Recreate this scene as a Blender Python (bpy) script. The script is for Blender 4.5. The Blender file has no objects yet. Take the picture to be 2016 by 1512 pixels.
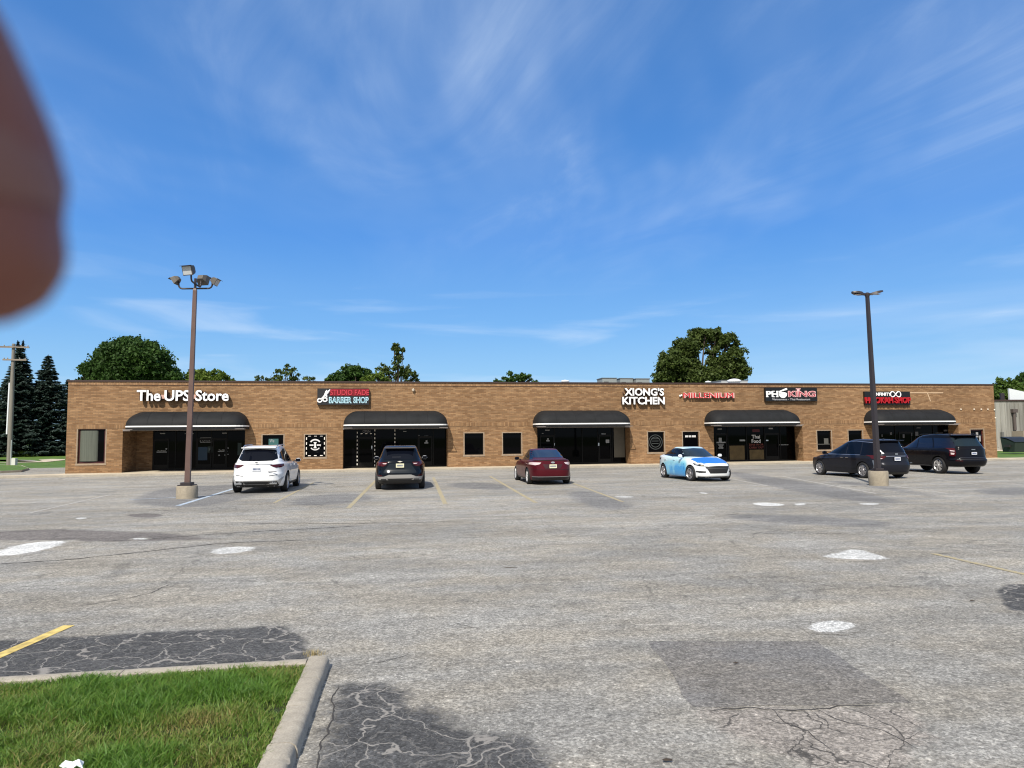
import bpy, bmesh, math, random
import numpy as np
from mathutils import Vector, Matrix, noise
from mathutils.bvhtree import BVHTree

S = bpy.context.scene
COL = S.collection
R = math.radians

# ------------------------------------------------------------------ camera
PW, PH = 2016, 1512
FPX, HZ, ROLL, CH = 1400.0, 860.0, 0.0097, 2.0
pitch = math.atan((HZ - PH / 2) / FPX)
cF = Vector((0, math.cos(pitch), math.sin(pitch)))
r0 = Vector((1, 0, 0)); u0 = r0.cross(cF)
cR = r0 * math.cos(ROLL) - u0 * math.sin(ROLL)
cU = u0 * math.cos(ROLL) + r0 * math.sin(ROLL)
cam_d = bpy.data.cameras.new('camera'); cam = bpy.data.objects.new('camera', cam_d); COL.objects.link(cam)
m = Matrix((cR, cU, -cF)).transposed().to_4x4(); m.translation = Vector((0, 0, CH)); cam.matrix_world = m
cam_d.sensor_width = 36; cam_d.lens = FPX / PW * 36
cam_d.clip_start = 0.01; cam_d.clip_end = 4000
cam_d.dof.use_dof = True; cam_d.dof.focus_distance = 30; cam_d.dof.aperture_fstop = 14
S.camera = cam

def ray(px, py): return (cF * FPX + cR * (px - PW / 2) - cU * (py - PH / 2))
def G(px, py, z=0.0):
    d = ray(px, py); t = (z - CH) / d.z
    return Vector((0, 0, CH)) + d * t
def AT(px, py, Y):
    d = ray(px, py); return Vector((0, 0, CH)) + d * (Y / d.y)

# ------------------------------------------------------------------ light
SX, SY, SZ = 0.29, 0.95, -1.0          # direction the sunlight travels
sun_d = bpy.data.lights.new('sun', 'SUN'); sun = bpy.data.objects.new('sun', sun_d); COL.objects.link(sun)
sun_d.energy = 5.0; sun_d.angle = R(0.5); sun_d.color = (1.0, 0.935, 0.83)
sun.rotation_euler = Vector((SX, SY, SZ)).to_track_quat('-Z', 'Y').to_euler()
W = bpy.data.worlds.new('World'); S.world = W; W.use_nodes = True
nt = W.node_tree; nt.nodes.clear()
def nn(nt, t, **kw):
    n = nt.nodes.new(t)
    for k, v in kw.items(): setattr(n, k, v)
    return n
def V4(c): return (c[0], c[1], c[2], 1)
def build_world():
    L = nt.links.new
    out = nn(nt, 'ShaderNodeOutputWorld'); bg = nn(nt, 'ShaderNodeBackground')
    bg.inputs[1].default_value = 0.115
    sky = nn(nt, 'ShaderNodeTexSky'); sky.sky_type = 'NISHITA'; sky.sun_disc = False
    sky.sun_elevation = math.atan2(-SZ, math.hypot(SX, SY)); sky.sun_rotation = math.atan2(-SX, -SY)
    sky.air_density = 1.0; sky.dust_density = 0.25; sky.ozone_density = 3.0; sky.altitude = 200
    hsv = nn(nt, 'ShaderNodeHueSaturation'); hsv.inputs['Saturation'].default_value = 1.18; hsv.inputs['Hue'].default_value = 0.502
    L(sky.outputs[0], hsv.inputs['Color'])
    tc = nn(nt, 'ShaderNodeTexCoord'); sep = nn(nt, 'ShaderNodeSeparateXYZ'); L(tc.outputs['Generated'], sep.inputs[0])
    def M(op, a, b=None, c=None, clamp=False):
        n = nn(nt, 'ShaderNodeMath', operation=op, use_clamp=clamp)
        for i, v in enumerate((a, b, c)):
            if v is None: continue
            if isinstance(v, (int, float)): n.inputs[i].default_value = v
            else: L(v, n.inputs[i])
        return n.outputs[0]
    z = M('ADD', M('MAXIMUM', sep.outputs[2], 0.0), 0.06)
    px = M('DIVIDE', sep.outputs[0], z); py = M('DIVIDE', sep.outputs[1], z)
    def wisps(sx, sy, rot, off, det, lo, hi, dist=0.6):
        cb = nn(nt, 'ShaderNodeCombineXYZ'); L(px, cb.inputs[0]); L(py, cb.inputs[1])
        mp0 = nn(nt, 'ShaderNodeMapping'); mp0.inputs['Rotation'].default_value = (0, 0, R(rot)); L(cb.outputs[0], mp0.inputs[0])
        mp = nn(nt, 'ShaderNodeMapping'); mp.inputs['Scale'].default_value = (sx, sy, 1); mp.inputs['Location'].default_value = off; L(mp0.outputs[0], mp.inputs[0])
        n = nn(nt, 'ShaderNodeTexNoise'); n.inputs['Scale'].default_value = 1; n.inputs['Detail'].default_value = det
        n.inputs['Roughness'].default_value = 0.62; n.inputs['Distortion'].default_value = dist; L(mp.outputs[0], n.inputs['Vector'])
        mr = nn(nt, 'ShaderNodeMapRange', interpolation_type='SMOOTHSTEP'); mr.inputs[1].default_value = lo; mr.inputs[2].default_value = hi
        L(n.outputs[0], mr.inputs[0]); return mr.outputs[0]
    a = wisps(1.9, 0.55, -16, (6.3, 1.9, 0), 9, 0.40, 0.80, 1.3)
    b = wisps(0.9, 0.4, 12, (7.7, 2.2, 3), 4, 0.34, 0.64, 0.3)
    hi = nn(nt, 'ShaderNodeMapRange', interpolation_type='SMOOTHSTEP'); hi.inputs[1].default_value = 0.14; hi.inputs[2].default_value = 0.44; L(sep.outputs[2], hi.inputs[0])
    up = M('MULTIPLY', M('MULTIPLY', a, b), hi.outputs[0])
    veil = M('MULTIPLY', M('MULTIPLY', b, hi.outputs[0]), 0.13)
    # low horizontal wisps: azimuth / elevation space of the real sky
    az = M('ARCTAN2', sep.outputs[0], sep.outputs[1]); el = sep.outputs[2]
    cb = nn(nt, 'ShaderNodeCombineXYZ'); L(M('MULTIPLY', az, 2.6), cb.inputs[0]); L(M('MULTIPLY', el, 21.0), cb.inputs[1]); cb.inputs[2].default_value = 5.3
    n = nn(nt, 'ShaderNodeTexNoise'); n.inputs['Scale'].default_value = 1; n.inputs['Detail'].default_value = 6; n.inputs['Distortion'].default_value = 0.5; L(cb.outputs[0], n.inputs['Vector'])
    mr = nn(nt, 'ShaderNodeMapRange', interpolation_type='SMOOTHSTEP'); mr.inputs[1].default_value = 0.52; mr.inputs[2].default_value = 0.74; L(n.outputs[0], mr.inputs[0])
    lo1 = nn(nt, 'ShaderNodeMapRange', interpolation_type='SMOOTHSTEP'); lo1.inputs[1].default_value = 0.27; lo1.inputs[2].default_value = 0.12; L(el, lo1.inputs[0])
    low = M('MULTIPLY', M('MULTIPLY', mr.outputs[0], lo1.outputs[0]), 0.5)
    # bank of thin cloud low on the right
    rb = nn(nt, 'ShaderNodeMapRange', interpolation_type='SMOOTHSTEP'); rb.inputs[1].default_value = 0.05; rb.inputs[2].default_value = 0.75; L(az, rb.inputs[0])
    rb2 = nn(nt, 'ShaderNodeMapRange', interpolation_type='SMOOTHSTEP'); rb2.inputs[1].default_value = 0.22; rb2.inputs[2].default_value = 0.09; L(el, rb2.inputs[0])
    n2 = nn(nt, 'ShaderNodeMapRange'); n2.inputs[1].default_value = 0.3; n2.inputs[2].default_value = 0.7; L(n.outputs[0], n2.inputs[0])
    bank = M('MULTIPLY', M('MULTIPLY', rb.outputs[0], rb2.outputs[0]), M('MULTIPLY', n2.outputs[0], 0.6))
    tot = M('ADD', M('ADD', M('MULTIPLY', up, 0.32), veil), M('ADD', low, bank), clamp=True)
    mix = nn(nt, 'ShaderNodeMix', data_type='RGBA'); L(tot, mix.inputs[0]); 
    grad = nn(nt, 'ShaderNodeValToRGB'); L(el, grad.inputs[0]); e = grad.color_ramp.elements
    stops = ((0.0, (.40, .66, .88)), (.06, (.32, .60, .90)), (.15, (.19, .46, .88)), (.27, (.095, .315, .80)), (.42, (.075, .25, .66)), (.7, (.05, .17, .46)), (1.0, (.03, .10, .30)))
    e[0].position = 0; e[0].color = V4(stops[0][1]); e[1].position = 1; e[1].color = V4(stops[-1][1])
    for p_, c_ in stops[1:-1]: x = e.new(p_); x.color = V4(c_)
    sc_ = nn(nt, 'ShaderNodeVectorMath', operation='SCALE'); L(grad.outputs[0], sc_.inputs[0]); sc_.inputs['Scale'].default_value = 0.90 / bg.inputs[1].default_value
    bl = nn(nt, 'ShaderNodeMix', data_type='RGBA'); bl.inputs[0].default_value = 0.88; L(hsv.outputs[0], bl.inputs[6]); L(sc_.outputs[0], bl.inputs[7])
    # aerosol glow, added for neutral fill: the half of the sky towards the sun (behind the viewer) is paler
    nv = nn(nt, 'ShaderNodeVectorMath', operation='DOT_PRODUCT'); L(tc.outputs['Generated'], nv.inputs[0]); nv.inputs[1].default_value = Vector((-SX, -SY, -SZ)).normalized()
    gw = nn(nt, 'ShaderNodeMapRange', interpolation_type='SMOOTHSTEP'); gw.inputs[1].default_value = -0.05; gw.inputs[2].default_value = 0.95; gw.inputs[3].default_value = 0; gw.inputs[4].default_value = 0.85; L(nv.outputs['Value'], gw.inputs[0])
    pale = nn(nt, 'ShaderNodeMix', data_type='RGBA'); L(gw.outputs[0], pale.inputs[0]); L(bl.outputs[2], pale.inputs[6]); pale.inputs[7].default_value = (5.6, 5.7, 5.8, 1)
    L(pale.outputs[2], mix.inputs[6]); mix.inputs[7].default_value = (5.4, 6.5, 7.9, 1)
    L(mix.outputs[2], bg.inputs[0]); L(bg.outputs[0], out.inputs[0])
build_world()
S.view_settings.view_transform = 'Standard'; S.view_settings.look = 'None'
S.view_settings.exposure = 0.2; S.view_settings.gamma = 1
S.cycles.filter_width = 1.15; S.cycles.max_bounces = 6; S.cycles.use_denoising = True

# ------------------------------------------------------------------ materials
MATS = {}
def mat(name, col, rough=0.6, metal=0.0, coat=0.0, ior=1.45, var=0.0, vscale=8.0, bump=0.0, emit=None, vs=(1, 1, 1), trans=0.0):
    if name in MATS: return MATS[name]
    m = bpy.data.materials.new(name); m.use_nodes = True; t = m.node_tree; b = t.nodes['Principled BSDF']
    b.inputs['Base Color'].default_value = V4(col); b.inputs['Roughness'].default_value = rough
    b.inputs['Metallic'].default_value = metal; b.inputs['IOR'].default_value = ior
    b.inputs['Coat Weight'].default_value = coat; b.inputs['Coat Roughness'].default_value = 0.04
    if trans: b.inputs['Transmission Weight'].default_value = trans
    if emit: b.inputs['Emission Color'].default_value = V4(emit[:3]); b.inputs['Emission Strength'].default_value = emit[3]
    if var or bump:
        tc = nn(t, 'ShaderNodeTexCoord'); mp = nn(t, 'ShaderNodeMapping'); mp.inputs['Scale'].default_value = vs
        n = nn(t, 'ShaderNodeTexNoise'); n.inputs['Scale'].default_value = vscale; n.inputs['Detail'].default_value = 6; n.inputs['Roughness'].default_value = 0.6
        t.links.new(tc.outputs['Object'], mp.inputs[0]); t.links.new(mp.outputs[0], n.inputs['Vector'])
        if var:
            r = nn(t, 'ShaderNodeValToRGB'); r.color_ramp.elements[0].position = 0.3; r.color_ramp.elements[1].position = 0.7
            r.color_ramp.elements[0].color = V4([c * (1 - var) for c in col]); r.color_ramp.elements[1].color = V4([min(1, c * (1 + var)) for c in col])
            t.links.new(n.outputs[0], r.inputs[0]); t.links.new(r.outputs[0], b.inputs['Base Color'])
        if bump:
            bp = nn(t, 'ShaderNodeBump'); bp.inputs['Strength'].default_value = bump; bp.inputs['Distance'].default_value = 0.01
            t.links.new(n.outputs[0], bp.inputs['Height']); t.links.new(bp.outputs[0], b.inputs['Normal'])
    MATS[name] = m; return m

# ------------------------------------------------------------------ mesh helpers
def link(name, me, mt=None, parent=None, smooth=False):
    o = bpy.data.objects.new(name, me); COL.objects.link(o)
    if parent is not None: o.parent = parent
    if mt is not None:
        for x in (mt if isinstance(mt, (list, tuple)) else [mt]): me.materials.append(x)
    if smooth: me.polygons.foreach_set('use_smooth', [True] * len(me.polygons)); 
    return o
def tag(o, label=None, cat=None, group=None, kind=None):
    if label: o['label'] = label
    if cat: o['category'] = cat
    if group: o['group'] = group
    if kind: o['kind'] = kind
    return o
def empty(name, loc=(0, 0, 0), rz=0.0):
    o = bpy.data.objects.new(name, None); o.empty_display_size = 0.3; COL.objects.link(o); o.location = loc; o.rotation_euler = (0, 0, rz); return o
def copy_tree(o, parent=None):
    c = o.copy(); COL.objects.link(c); c.parent = parent
    for ch in list(o.children): copy_tree(ch, c)
    return c
class MB:
    def __init__(s): s.v = []; s.f = []; s.mi = []
    def add(s, vs, fs, mi=0):
        n = len(s.v); s.v += [tuple(v) for v in vs]; s.f += [tuple(i + n for i in f) for f in fs]; s.mi += [mi] * len(fs)
    def box(s, x0, x1, y0, y1, z0, z1, mi=0, M=None):
        vs = [Vector(p) for p in ((x0, y0, z0), (x1, y0, z0), (x1, y1, z0), (x0, y1, z0), (x0, y0, z1), (x1, y0, z1), (x1, y1, z1), (x0, y1, z1))]
        if M is not None: vs = [M @ v for v in vs]
        s.add(vs, [(0, 3, 2, 1), (4, 5, 6, 7), (0, 1, 5, 4), (1, 2, 6, 5), (2, 3, 7, 6), (3, 0, 4, 7)], mi)
    def tube(s, pts, rad, n=8, mi=0, cap=True):
        pts = [Vector(p) for p in pts]; rs = rad if isinstance(rad, (list, tuple)) else [rad] * len(pts)
        vs = []; prev = None
        for i, p in enumerate(pts):
            d = (pts[min(i + 1, len(pts) - 1)] - pts[max(i - 1, 0)]).normalized()
            if prev is None:
                a = d.orthogonal().normalized()
            else:
                a = (prev - d * prev.dot(d)).normalized()
            prev = a; b = d.cross(a)
            for k in range(n):
                t = 2 * math.pi * k / n; vs.append(p + (a * math.cos(t) + b * math.sin(t)) * rs[i])
        fs = []
        for i in range(len(pts) - 1):
            for k in range(n):
                k2 = (k + 1) % n; fs.append((i * n + k, i * n + k2, (i + 1) * n + k2, (i + 1) * n + k))
        if cap: fs.append(tuple(range(n - 1, -1, -1))); fs.append(tuple((len(pts) - 1) * n + k for k in range(n)))
        s.add(vs, fs, mi)
    def lathe(s, prof, n=24, M=None, mi=0):   # prof: (r, z) about z
        vs = []; fs = []
        for r, z in prof:
            for k in range(n):
                t = 2 * math.pi * k / n; v = Vector((r * math.cos(t), r * math.sin(t), z)); vs.append(M @ v if M is not None else v)
        for i in range(len(prof) - 1):
            for k in range(n):
                k2 = (k + 1) % n; fs.append((i * n + k, i * n + k2, (i + 1) * n + k2, (i + 1) * n + k))
        s.add(vs, fs, mi)
    def poly(s, pts, thick=None, mi=0):       # flat polygon, optional extrusion vector
        n = len(pts); pts = [Vector(p) for p in pts]
        if thick is None: s.add(pts, [tuple(range(n))], mi); return
        t = Vector(thick); q = [p + t for p in pts]
        s.add(pts + q, [tuple(range(n - 1, -1, -1)), tuple(range(n, 2 * n))] + [(i, (i + 1) % n, (i + 1) % n + n, i + n) for i in range(n)], mi)
    def build(s, name, mt, parent=None, smooth=False, bevel=0.0, auto=False):
        me = bpy.data.meshes.new(name); me.from_pydata(s.v, [], s.f); me.update()
        o = link(name, me, mt, parent)
        me.polygons.foreach_set('material_index', s.mi)
        bm = bmesh.new(); bm.from_mesh(me); bmesh.ops.recalc_face_normals(bm, faces=bm.faces); 
        if bevel: bmesh.ops.bevel(bm, geom=[e for e in bm.edges if len(e.link_faces) == 2 and e.calc_face_angle() > 0.6], offset=bevel, segments=2, affect='EDGES', profile=0.7)
        bm.to_mesh(me); bm.free()
        if smooth or auto:
            me.polygons.foreach_set('use_smooth', [True] * len(me.polygons))
            if auto: me.set_sharp_from_angle(angle=R(38))
        return o
def text_mesh(name, body, mt, parent, width=None, height=None, loc=(0, 0, 0), extrude=0.01, offset=0.0, align='LEFT', spacing=1.0, shear=0.0):
    """facade lettering: x to the right, z up, facing -y; scaled to width x height, lower left corner at loc"""
    c = bpy.data.curves.new(name, 'FONT'); c.body = body; c.size = 1; c.extrude = 0.05; c.offset = offset; c.space_character = spacing; c.shear = shear; c.resolution_u = 3
    o = bpy.data.objects.new(name + '_tmp', c); COL.objects.link(o)
    dg = bpy.context.evaluated_depsgraph_get(); me = bpy.data.meshes.new_from_object(o.evaluated_get(dg)); bpy.data.objects.remove(o); bpy.data.curves.remove(c)
    me.name = name
    co = np.empty(len(me.vertices) * 3); me.vertices.foreach_get('co', co); co = co.reshape(-1, 3)
    mn = co.min(0); mx = co.max(0)
    sx = width / (mx[0] - mn[0]) if width else None; sz = height / (mx[1] - mn[1]) if height else None
    sx = sx or sz; sz = sz or sx
    new = np.empty_like(co); new[:, 0] = (co[:, 0] - mn[0]) * sx + loc[0]; new[:, 2] = (co[:, 1] - mn[1]) * sz + loc[2]
    new[:, 1] = loc[1] - (co[:, 2] - mn[2]) / (mx[2] - mn[2]) * extrude
    me.vertices.foreach_set('co', new.ravel()); me.materials.clear(); me.update()
    return link(name, me, mt, parent)

# ------------------------------------------------------------------ facade frame
WZ = 0.12                                            # walkway height
fa = G(128, 932.5, WZ); fb = G(1964, 901, WZ)
LW = (fb - fa).length; FANG = math.atan2(fb.y - fa.y, fb.x - fa.x)
fo = Vector((fa.x, fa.y, 0)); fu = Vector((math.cos(FANG), math.sin(FANG), 0)); fn = Vector((-math.sin(FANG), math.cos(FANG), 0))
def LOC(u, v, z=0.0): return fo + fu * u + fn * v + Vector((0, 0, z))
def FAC(px, py, v=0.0):
    """facade coordinates (u along the wall, z up) of a point at depth v behind the wall plane"""
    d = ray(px, py); c = Vector((0, 0, CH)); p0 = fo + fn * v
    t = (p0 - c).dot(fn) / d.dot(fn); q = c + d * t
    return (q - fo).dot(fu), q.z
ZTOP = FAC(1008, 752)[1]

# ------------------------------------------------------------------ ground materials
def asphalt(name, c, tone2=None, cfade=False, crack=0.5, crackcol=(0.035, 0.034, 0.033), patchy=1.0, cscale=0.55, cwid=0.02, gl=1.0):
    m = bpy.data.materials.new(name); m.use_nodes = True; t = m.node_tree; b = t.nodes['Principled BSDF']; L = t.links.new
    b.inputs['Roughness'].default_value = 0.9; b.inputs['Specular IOR Level'].default_value = 0.25
    tc = nn(t, 'ShaderNodeTexCoord'); co = tc.outputs['Object']
    def mapped(sc, rot=FANG, loc=(0, 0, 0)):
        a = nn(t, 'ShaderNodeMapping'); a.inputs['Rotation'].default_value = (0, 0, -rot); L(co, a.inputs[0])
        q = nn(t, 'ShaderNodeMapping'); q.inputs['Scale'].default_value = sc; q.inputs['Location'].default_value = loc; L(a.outputs[0], q.inputs[0]); return q.outputs[0]
    def noi(v, s, d=5, r=0.55, dist=0.0):
        n = nn(t, 'ShaderNodeTexNoise'); n.inputs['Scale'].default_value = s; n.inputs['Detail'].default_value = d; n.inputs['Roughness'].default_value = r; n.inputs['Distortion'].default_value = dist; L(v, n.inputs['Vector']); return n.outputs[0]
    def rmp(f, a, b2, lo, hi):
        q = nn(t, 'ShaderNodeMapRange', interpolation_type='SMOOTHSTEP'); q.inputs[1].default_value = a; q.inputs[2].default_value = b2; q.inputs[3].default_value = lo; q.inputs[4].default_value = hi; L(f, q.inputs[0]); return q.outputs[0]
    def mul(a, b2):
        q = nn(t, 'ShaderNodeMath', operation='MULTIPLY')
        for i, v in enumerate((a, b2)):
            if isinstance(v, (int, float)): q.inputs[i].default_value = v
            else: L(v, q.inputs[i])
        return q.outputs[0]
    # streaks of tyre wear running along the aisles, large blotches, medium grain, stone speckle
    f1 = rmp(noi(mapped((0.12, 0.36, 1)), 1, 6, 0.65, 0.6), 0.36, 0.64, 1 - 0.17 * patchy, 1 + 0.10 * patchy)
    f2 = rmp(noi(mapped((0.6, 1.9, 1), loc=(4, 2, 0)), 1, 7, 0.7, 0.8), 0.38, 0.64, 1 - 0.13 * patchy, 1 + 0.07 * patchy)
    f2b = rmp(noi(mapped((2.4, 2.4, 1), loc=(1, 9, 0)), 2.2, 8, 0.85), 0.36, 0.64, 0.80, 1.18)
    f3 = rmp(noi(co, 20, 6, 0.85), 0.36, 0.64, 0.66, 1.34)
    vo = nn(t, 'ShaderNodeTexVoronoi'); vo.inputs['Scale'].default_value = 62; L(co, vo.inputs['Vector'])
    sp = nn(t, 'ShaderNodeSeparateColor'); L(vo.outputs['Color'], sp.inputs[0])
    f4 = rmp(sp.outputs[0], 0.0, 1.0, 0.72, 1.32)
    gl_ = rmp(sp.outputs[1], 0.90, 0.98, 1.0, 1.0 + 0.38 * gl)
    fac = mul(mul(mul(f1, f2), mul(f2b, f3)), mul(f4, gl_))
    # cracks
    w1 = nn(t, 'ShaderNodeTexNoise'); w1.inputs['Scale'].default_value = 1.7; w1.inputs['Detail'].default_value = 5; L(co, w1.inputs['Vector'])
    wm = nn(t, 'ShaderNodeVectorMath', operation='MULTIPLY_ADD'); L(w1.outputs['Color'], wm.inputs[0]); wm.inputs[1].default_value = (0.9, 0.9, 0); L(co, wm.inputs[2])
    vc = nn(t, 'ShaderNodeTexVoronoi', feature='DISTANCE_TO_EDGE'); vc.inputs['Scale'].default_value = cscale; L(wm.outputs[0], vc.inputs['Vector'])
    vc2 = nn(t, 'ShaderNodeTexVoronoi', feature='DISTANCE_TO_EDGE'); vc2.inputs['Scale'].default_value = cscale * 3.1; L(wm.outputs[0], vc2.inputs['Vector'])
    c1 = rmp(vc.outputs['Distance'], cwid * 0.3, cwid, 1, 0); c2 = rmp(vc2.outputs['Distance'], cwid * 0.4, cwid * 1.3, 1, 0)
    msk = rmp(noi(mapped((0.22, 0.3, 1), loc=(8, 3, 0)), 1, 3), 0.46, 0.6, 0.0, 1.0)
    msk2 = rmp(noi(mapped((0.6, 0.6, 1), loc=(2, 7, 0)), 1, 3), 0.50, 0.62, 0.0, 0.8)
    cm = nn(t, 'ShaderNodeMath', operation='MAXIMUM'); L(mul(c1, msk), cm.inputs[0]); L(mul(c2, msk2), cm.inputs[1])
    base = nn(t, 'ShaderNodeMix', data_type='RGBA'); base.inputs[6].default_value = V4((c[0] * 1.03, c[1] * 0.98, c[2] * 0.93)); base.inputs[7].default_value = V4((c[0] * 0.99, c[1] * 0.99, c[2] * 1.02))
    L(rmp(noi(mapped((0.5, 0.8, 1), loc=(5, 1, 0)), 1.3, 4), 0.35, 0.65, 0, 1), base.inputs[0])
    bc = base.outputs[2]; ccol = crackcol
    if tone2:
        at = nn(t, 'ShaderNodeAttribute', attribute_name='fade'); nz = noi(co, 5, 8, 0.8)
        sm = nn(t, 'ShaderNodeMath', operation='ADD'); L(at.outputs['Fac'], sm.inputs[0]); L(nz, sm.inputs[1]); sm2 = rmp(sm.outputs[0], 0.82, 1.12, 0, 1)
        b2 = nn(t, 'ShaderNodeMix', data_type='RGBA'); L(sm2, b2.inputs[0]); L(bc, b2.inputs[6]); b2.inputs[7].default_value = V4(tone2); bc = b2.outputs[2]
    vm = nn(t, 'ShaderNodeVectorMath', operation='SCALE'); L(bc, vm.inputs[0]); L(fac, vm.inputs['Scale'])
    cmo = cm.outputs[0]
    if cfade:
        c2b = mul(c2, 0.34); cq = nn(t, 'ShaderNodeMath', operation='MAXIMUM'); L(c1, cq.inputs[0]); L(c2b, cq.inputs[1]); cmo = mul(cq.outputs[0], sm2)
    mx = nn(t, 'ShaderNodeMix', data_type='RGBA'); L(mul(cmo, crack), mx.inputs[0]); L(vm.outputs[0], mx.inputs[6]); mx.inputs[7].default_value = V4(crackcol)
    L(mx.outputs[2], b.inputs['Base Color'])
    bp = nn(t, 'ShaderNodeBump'); bp.inputs['Strength'].default_value = 0.55; bp.inputs['Distance'].default_value = 0.012
    L(mul(f3, f4), bp.inputs['Height']); L(bp.outputs[0], b.inputs['Normal'])
    return m
AC = (0.298, 0.289, 0.261)
M_ASPH = asphalt('asphalt_mat', AC, crack=0.30)
M_CRAZE = asphalt('crazed_asphalt_mat', AC, tone2=(0.315, 0.285, 0.255), cfade=True, crack=0.8, cscale=2.2, cwid=0.020)
M_DARK = asphalt('sealed_asphalt_mat', AC, tone2=(0.080, 0.080, 0.081), cfade=True, crack=0.8, crackcol=(0.33, 0.31, 0.285), cscale=2.3, cwid=0.024, gl=1.6)
M_STALL = asphalt('stall_asphalt_mat', AC, tone2=(0.205, 0.200, 0.194), crack=0.3)
M_PATCH = asphalt('newer_asphalt_mat', (0.188, 0.183, 0.174), crack=0.0, patchy=0.35)
M_BROWN = asphalt('worn_asphalt_mat', AC, tone2=(0.17, 0.155, 0.145), crack=0.3)
M_FILL = asphalt('pale_filler', AC, tone2=(0.62, 0.62, 0.605), crack=0.0, gl=.2)
def concrete(name, c, joints=True):
    m = bpy.data.materials.new(name); m.use_nodes = True; t = m.node_tree; b = t.nodes['Principled BSDF']; L = t.links.new
    b.inputs['Roughness'].default_value = 0.9; b.inputs['Specular IOR Level'].default_value = 0.2
    tc = nn(t, 'ShaderNodeTexCoord'); fac = None
    for s, lo, hi, d in ((0.7, 0.82, 1.12, 4), (9, 0.85, 1.12, 5), (70, 0.82, 1.16, 3)):
        n = nn(t, 'ShaderNodeTexNoise'); n.inputs['Scale'].default_value = s; n.inputs['Detail'].default_value = d; n.inputs['Roughness'].default_value = 0.65; L(tc.outputs['Object'], n.inputs['Vector'])
        q = nn(t, 'ShaderNodeMapRange'); q.inputs[1].default_value = 0.3; q.inputs[2].default_value = 0.7; q.inputs[3].default_value = lo; q.inputs[4].default_value = hi; L(n.outputs[0], q.inputs[0])
        if fac is None: fac = q.outputs[0]
        else:
            a = nn(t, 'ShaderNodeMath', operation='MULTIPLY'); L(fac, a.inputs[0]); L(q.outputs[0], a.inputs[1]); fac = a.outputs[0]
        last = n.outputs[0]
    vm = nn(t, 'ShaderNodeVectorMath', operation='SCALE'); vm.inputs[0].default_value = c; L(fac, vm.inputs['Scale']); L(vm.outputs[0], b.inputs['Base Color'])
    bp = nn(t, 'ShaderNodeBump'); bp.inputs['Strength'].default_value = 0.5; bp.inputs['Distance'].default_value = 0.006; L(last, bp.inputs['Height']); L(bp.outputs[0], b.inputs['Normal'])
    return m
M_WALK = concrete('walk_concrete', (0.52, 0.45, 0.345))
M_CURB = concrete('curb_concrete', (0.36, 0.325, 0.27))
M_BASE = concrete('footing_concrete', (0.30, 0.26, 0.20))
def grassmat(name, a, b_, sc):
    m = bpy.data.materials.new(name); m.use_nodes = True; t = m.node_tree; b = t.nodes['Principled BSDF']; L = t.links.new
    b.inputs['Roughness'].default_value = 0.7; b.inputs['Specular IOR Level'].default_value = 0.25
    tc = nn(t, 'ShaderNodeTexCoord'); n = nn(t, 'ShaderNodeTexNoise'); n.inputs['Scale'].default_value = sc; n.inputs['Detail'].default_value = 8; n.inputs['Roughness'].default_value = 0.7
    L(tc.outputs['Object'], n.inputs['Vector'])
    r = nn(t, 'ShaderNodeValToRGB'); r.color_ramp.elements[0].position = 0.32; r.color_ramp.elements[1].position = 0.68; r.color_ramp.elements[0].color = V4(a); r.color_ramp.elements[1].color = V4(b_)
    L(n.outputs[0], r.inputs[0]); L(r.outputs[0], b.inputs['Base Color']); return m
M_LAWN = grassmat('lawn_mat', (0.05, 0.095, 0.014), (0.12, 0.20, 0.03), 1.4)
M_SOIL = grassmat('soil_mat', (0.018, 0.022, 0.006), (0.035, 0.045, 0.012), 9)
M_YEL = mat('yellow_line_paint', (0.55, 0.42, 0.14), 0.8, var=0.4, vscale=9, bump=0.3)
def worn(name, col, under, lo, hi, sc=7):
    m = bpy.data.materials.new(name); m.use_nodes = True; t = m.node_tree; b = t.nodes['Principled BSDF']; L = t.links.new
    b.inputs['Roughness'].default_value = 0.85
    tc = nn(t, 'ShaderNodeTexCoord'); n = nn(t, 'ShaderNodeTexNoise'); n.inputs['Scale'].default_value = sc; n.inputs['Detail'].default_value = 8; n.inputs['Roughness'].default_value = 0.75; L(tc.outputs['Object'], n.inputs['Vector'])
    r = nn(t, 'ShaderNodeMapRange'); r.inputs[1].default_value = lo; r.inputs[2].default_value = hi; L(n.outputs[0], r.inputs[0])
    x = nn(t, 'ShaderNodeMix', data_type='RGBA'); L(r.outputs[0], x.inputs[0]); x.inputs[6].default_value = V4(under); x.inputs[7].default_value = V4(col); L(x.outputs[2], b.inputs['Base Color']); return m
M_YELW = worn('worn_yellow_paint', (0.40, 0.32, 0.15), (0.29, 0.27, 0.23), 0.38, 0.62)
M_WHTW = worn('worn_white_paint', (0.52, 0.50, 0.46), (0.31, 0.29, 0.265), 0.42, 0.64)
M_BLUW = worn('worn_blue_paint', (0.50, 0.56, 0.62), (0.17, 0.24, 0.34), 0.35, 0.6)

# ------------------------------------------------------------------ ground sheets
def sheet(name, pts, z, mt, kind='structure', label=None, sub=0):
    me = bpy.data.meshes.new(name); me.from_pydata([(p[0], p[1], z) for p in pts], [], [tuple(range(len(pts)))]); me.update()
    if me.polygons[0].normal.z < 0: me.flip_normals()
    o = link(name, me, mt); tag(o, label=label, kind=kind); return o
sheet('ground', [(-1500, -1500), (1500, -1500), (1500, 1800), (-1500, 1800)], -0.03, M_LAWN)
L2 = lambda u, v: LOC(u, v).xy
sheet('parking_lot', [L2(-90, -90), L2(120, -90), L2(120, -1.7), L2(-0.8, -1.7), L2(-0.8, 14), L2(-90, 14)], 0.0, M_ASPH)
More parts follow.
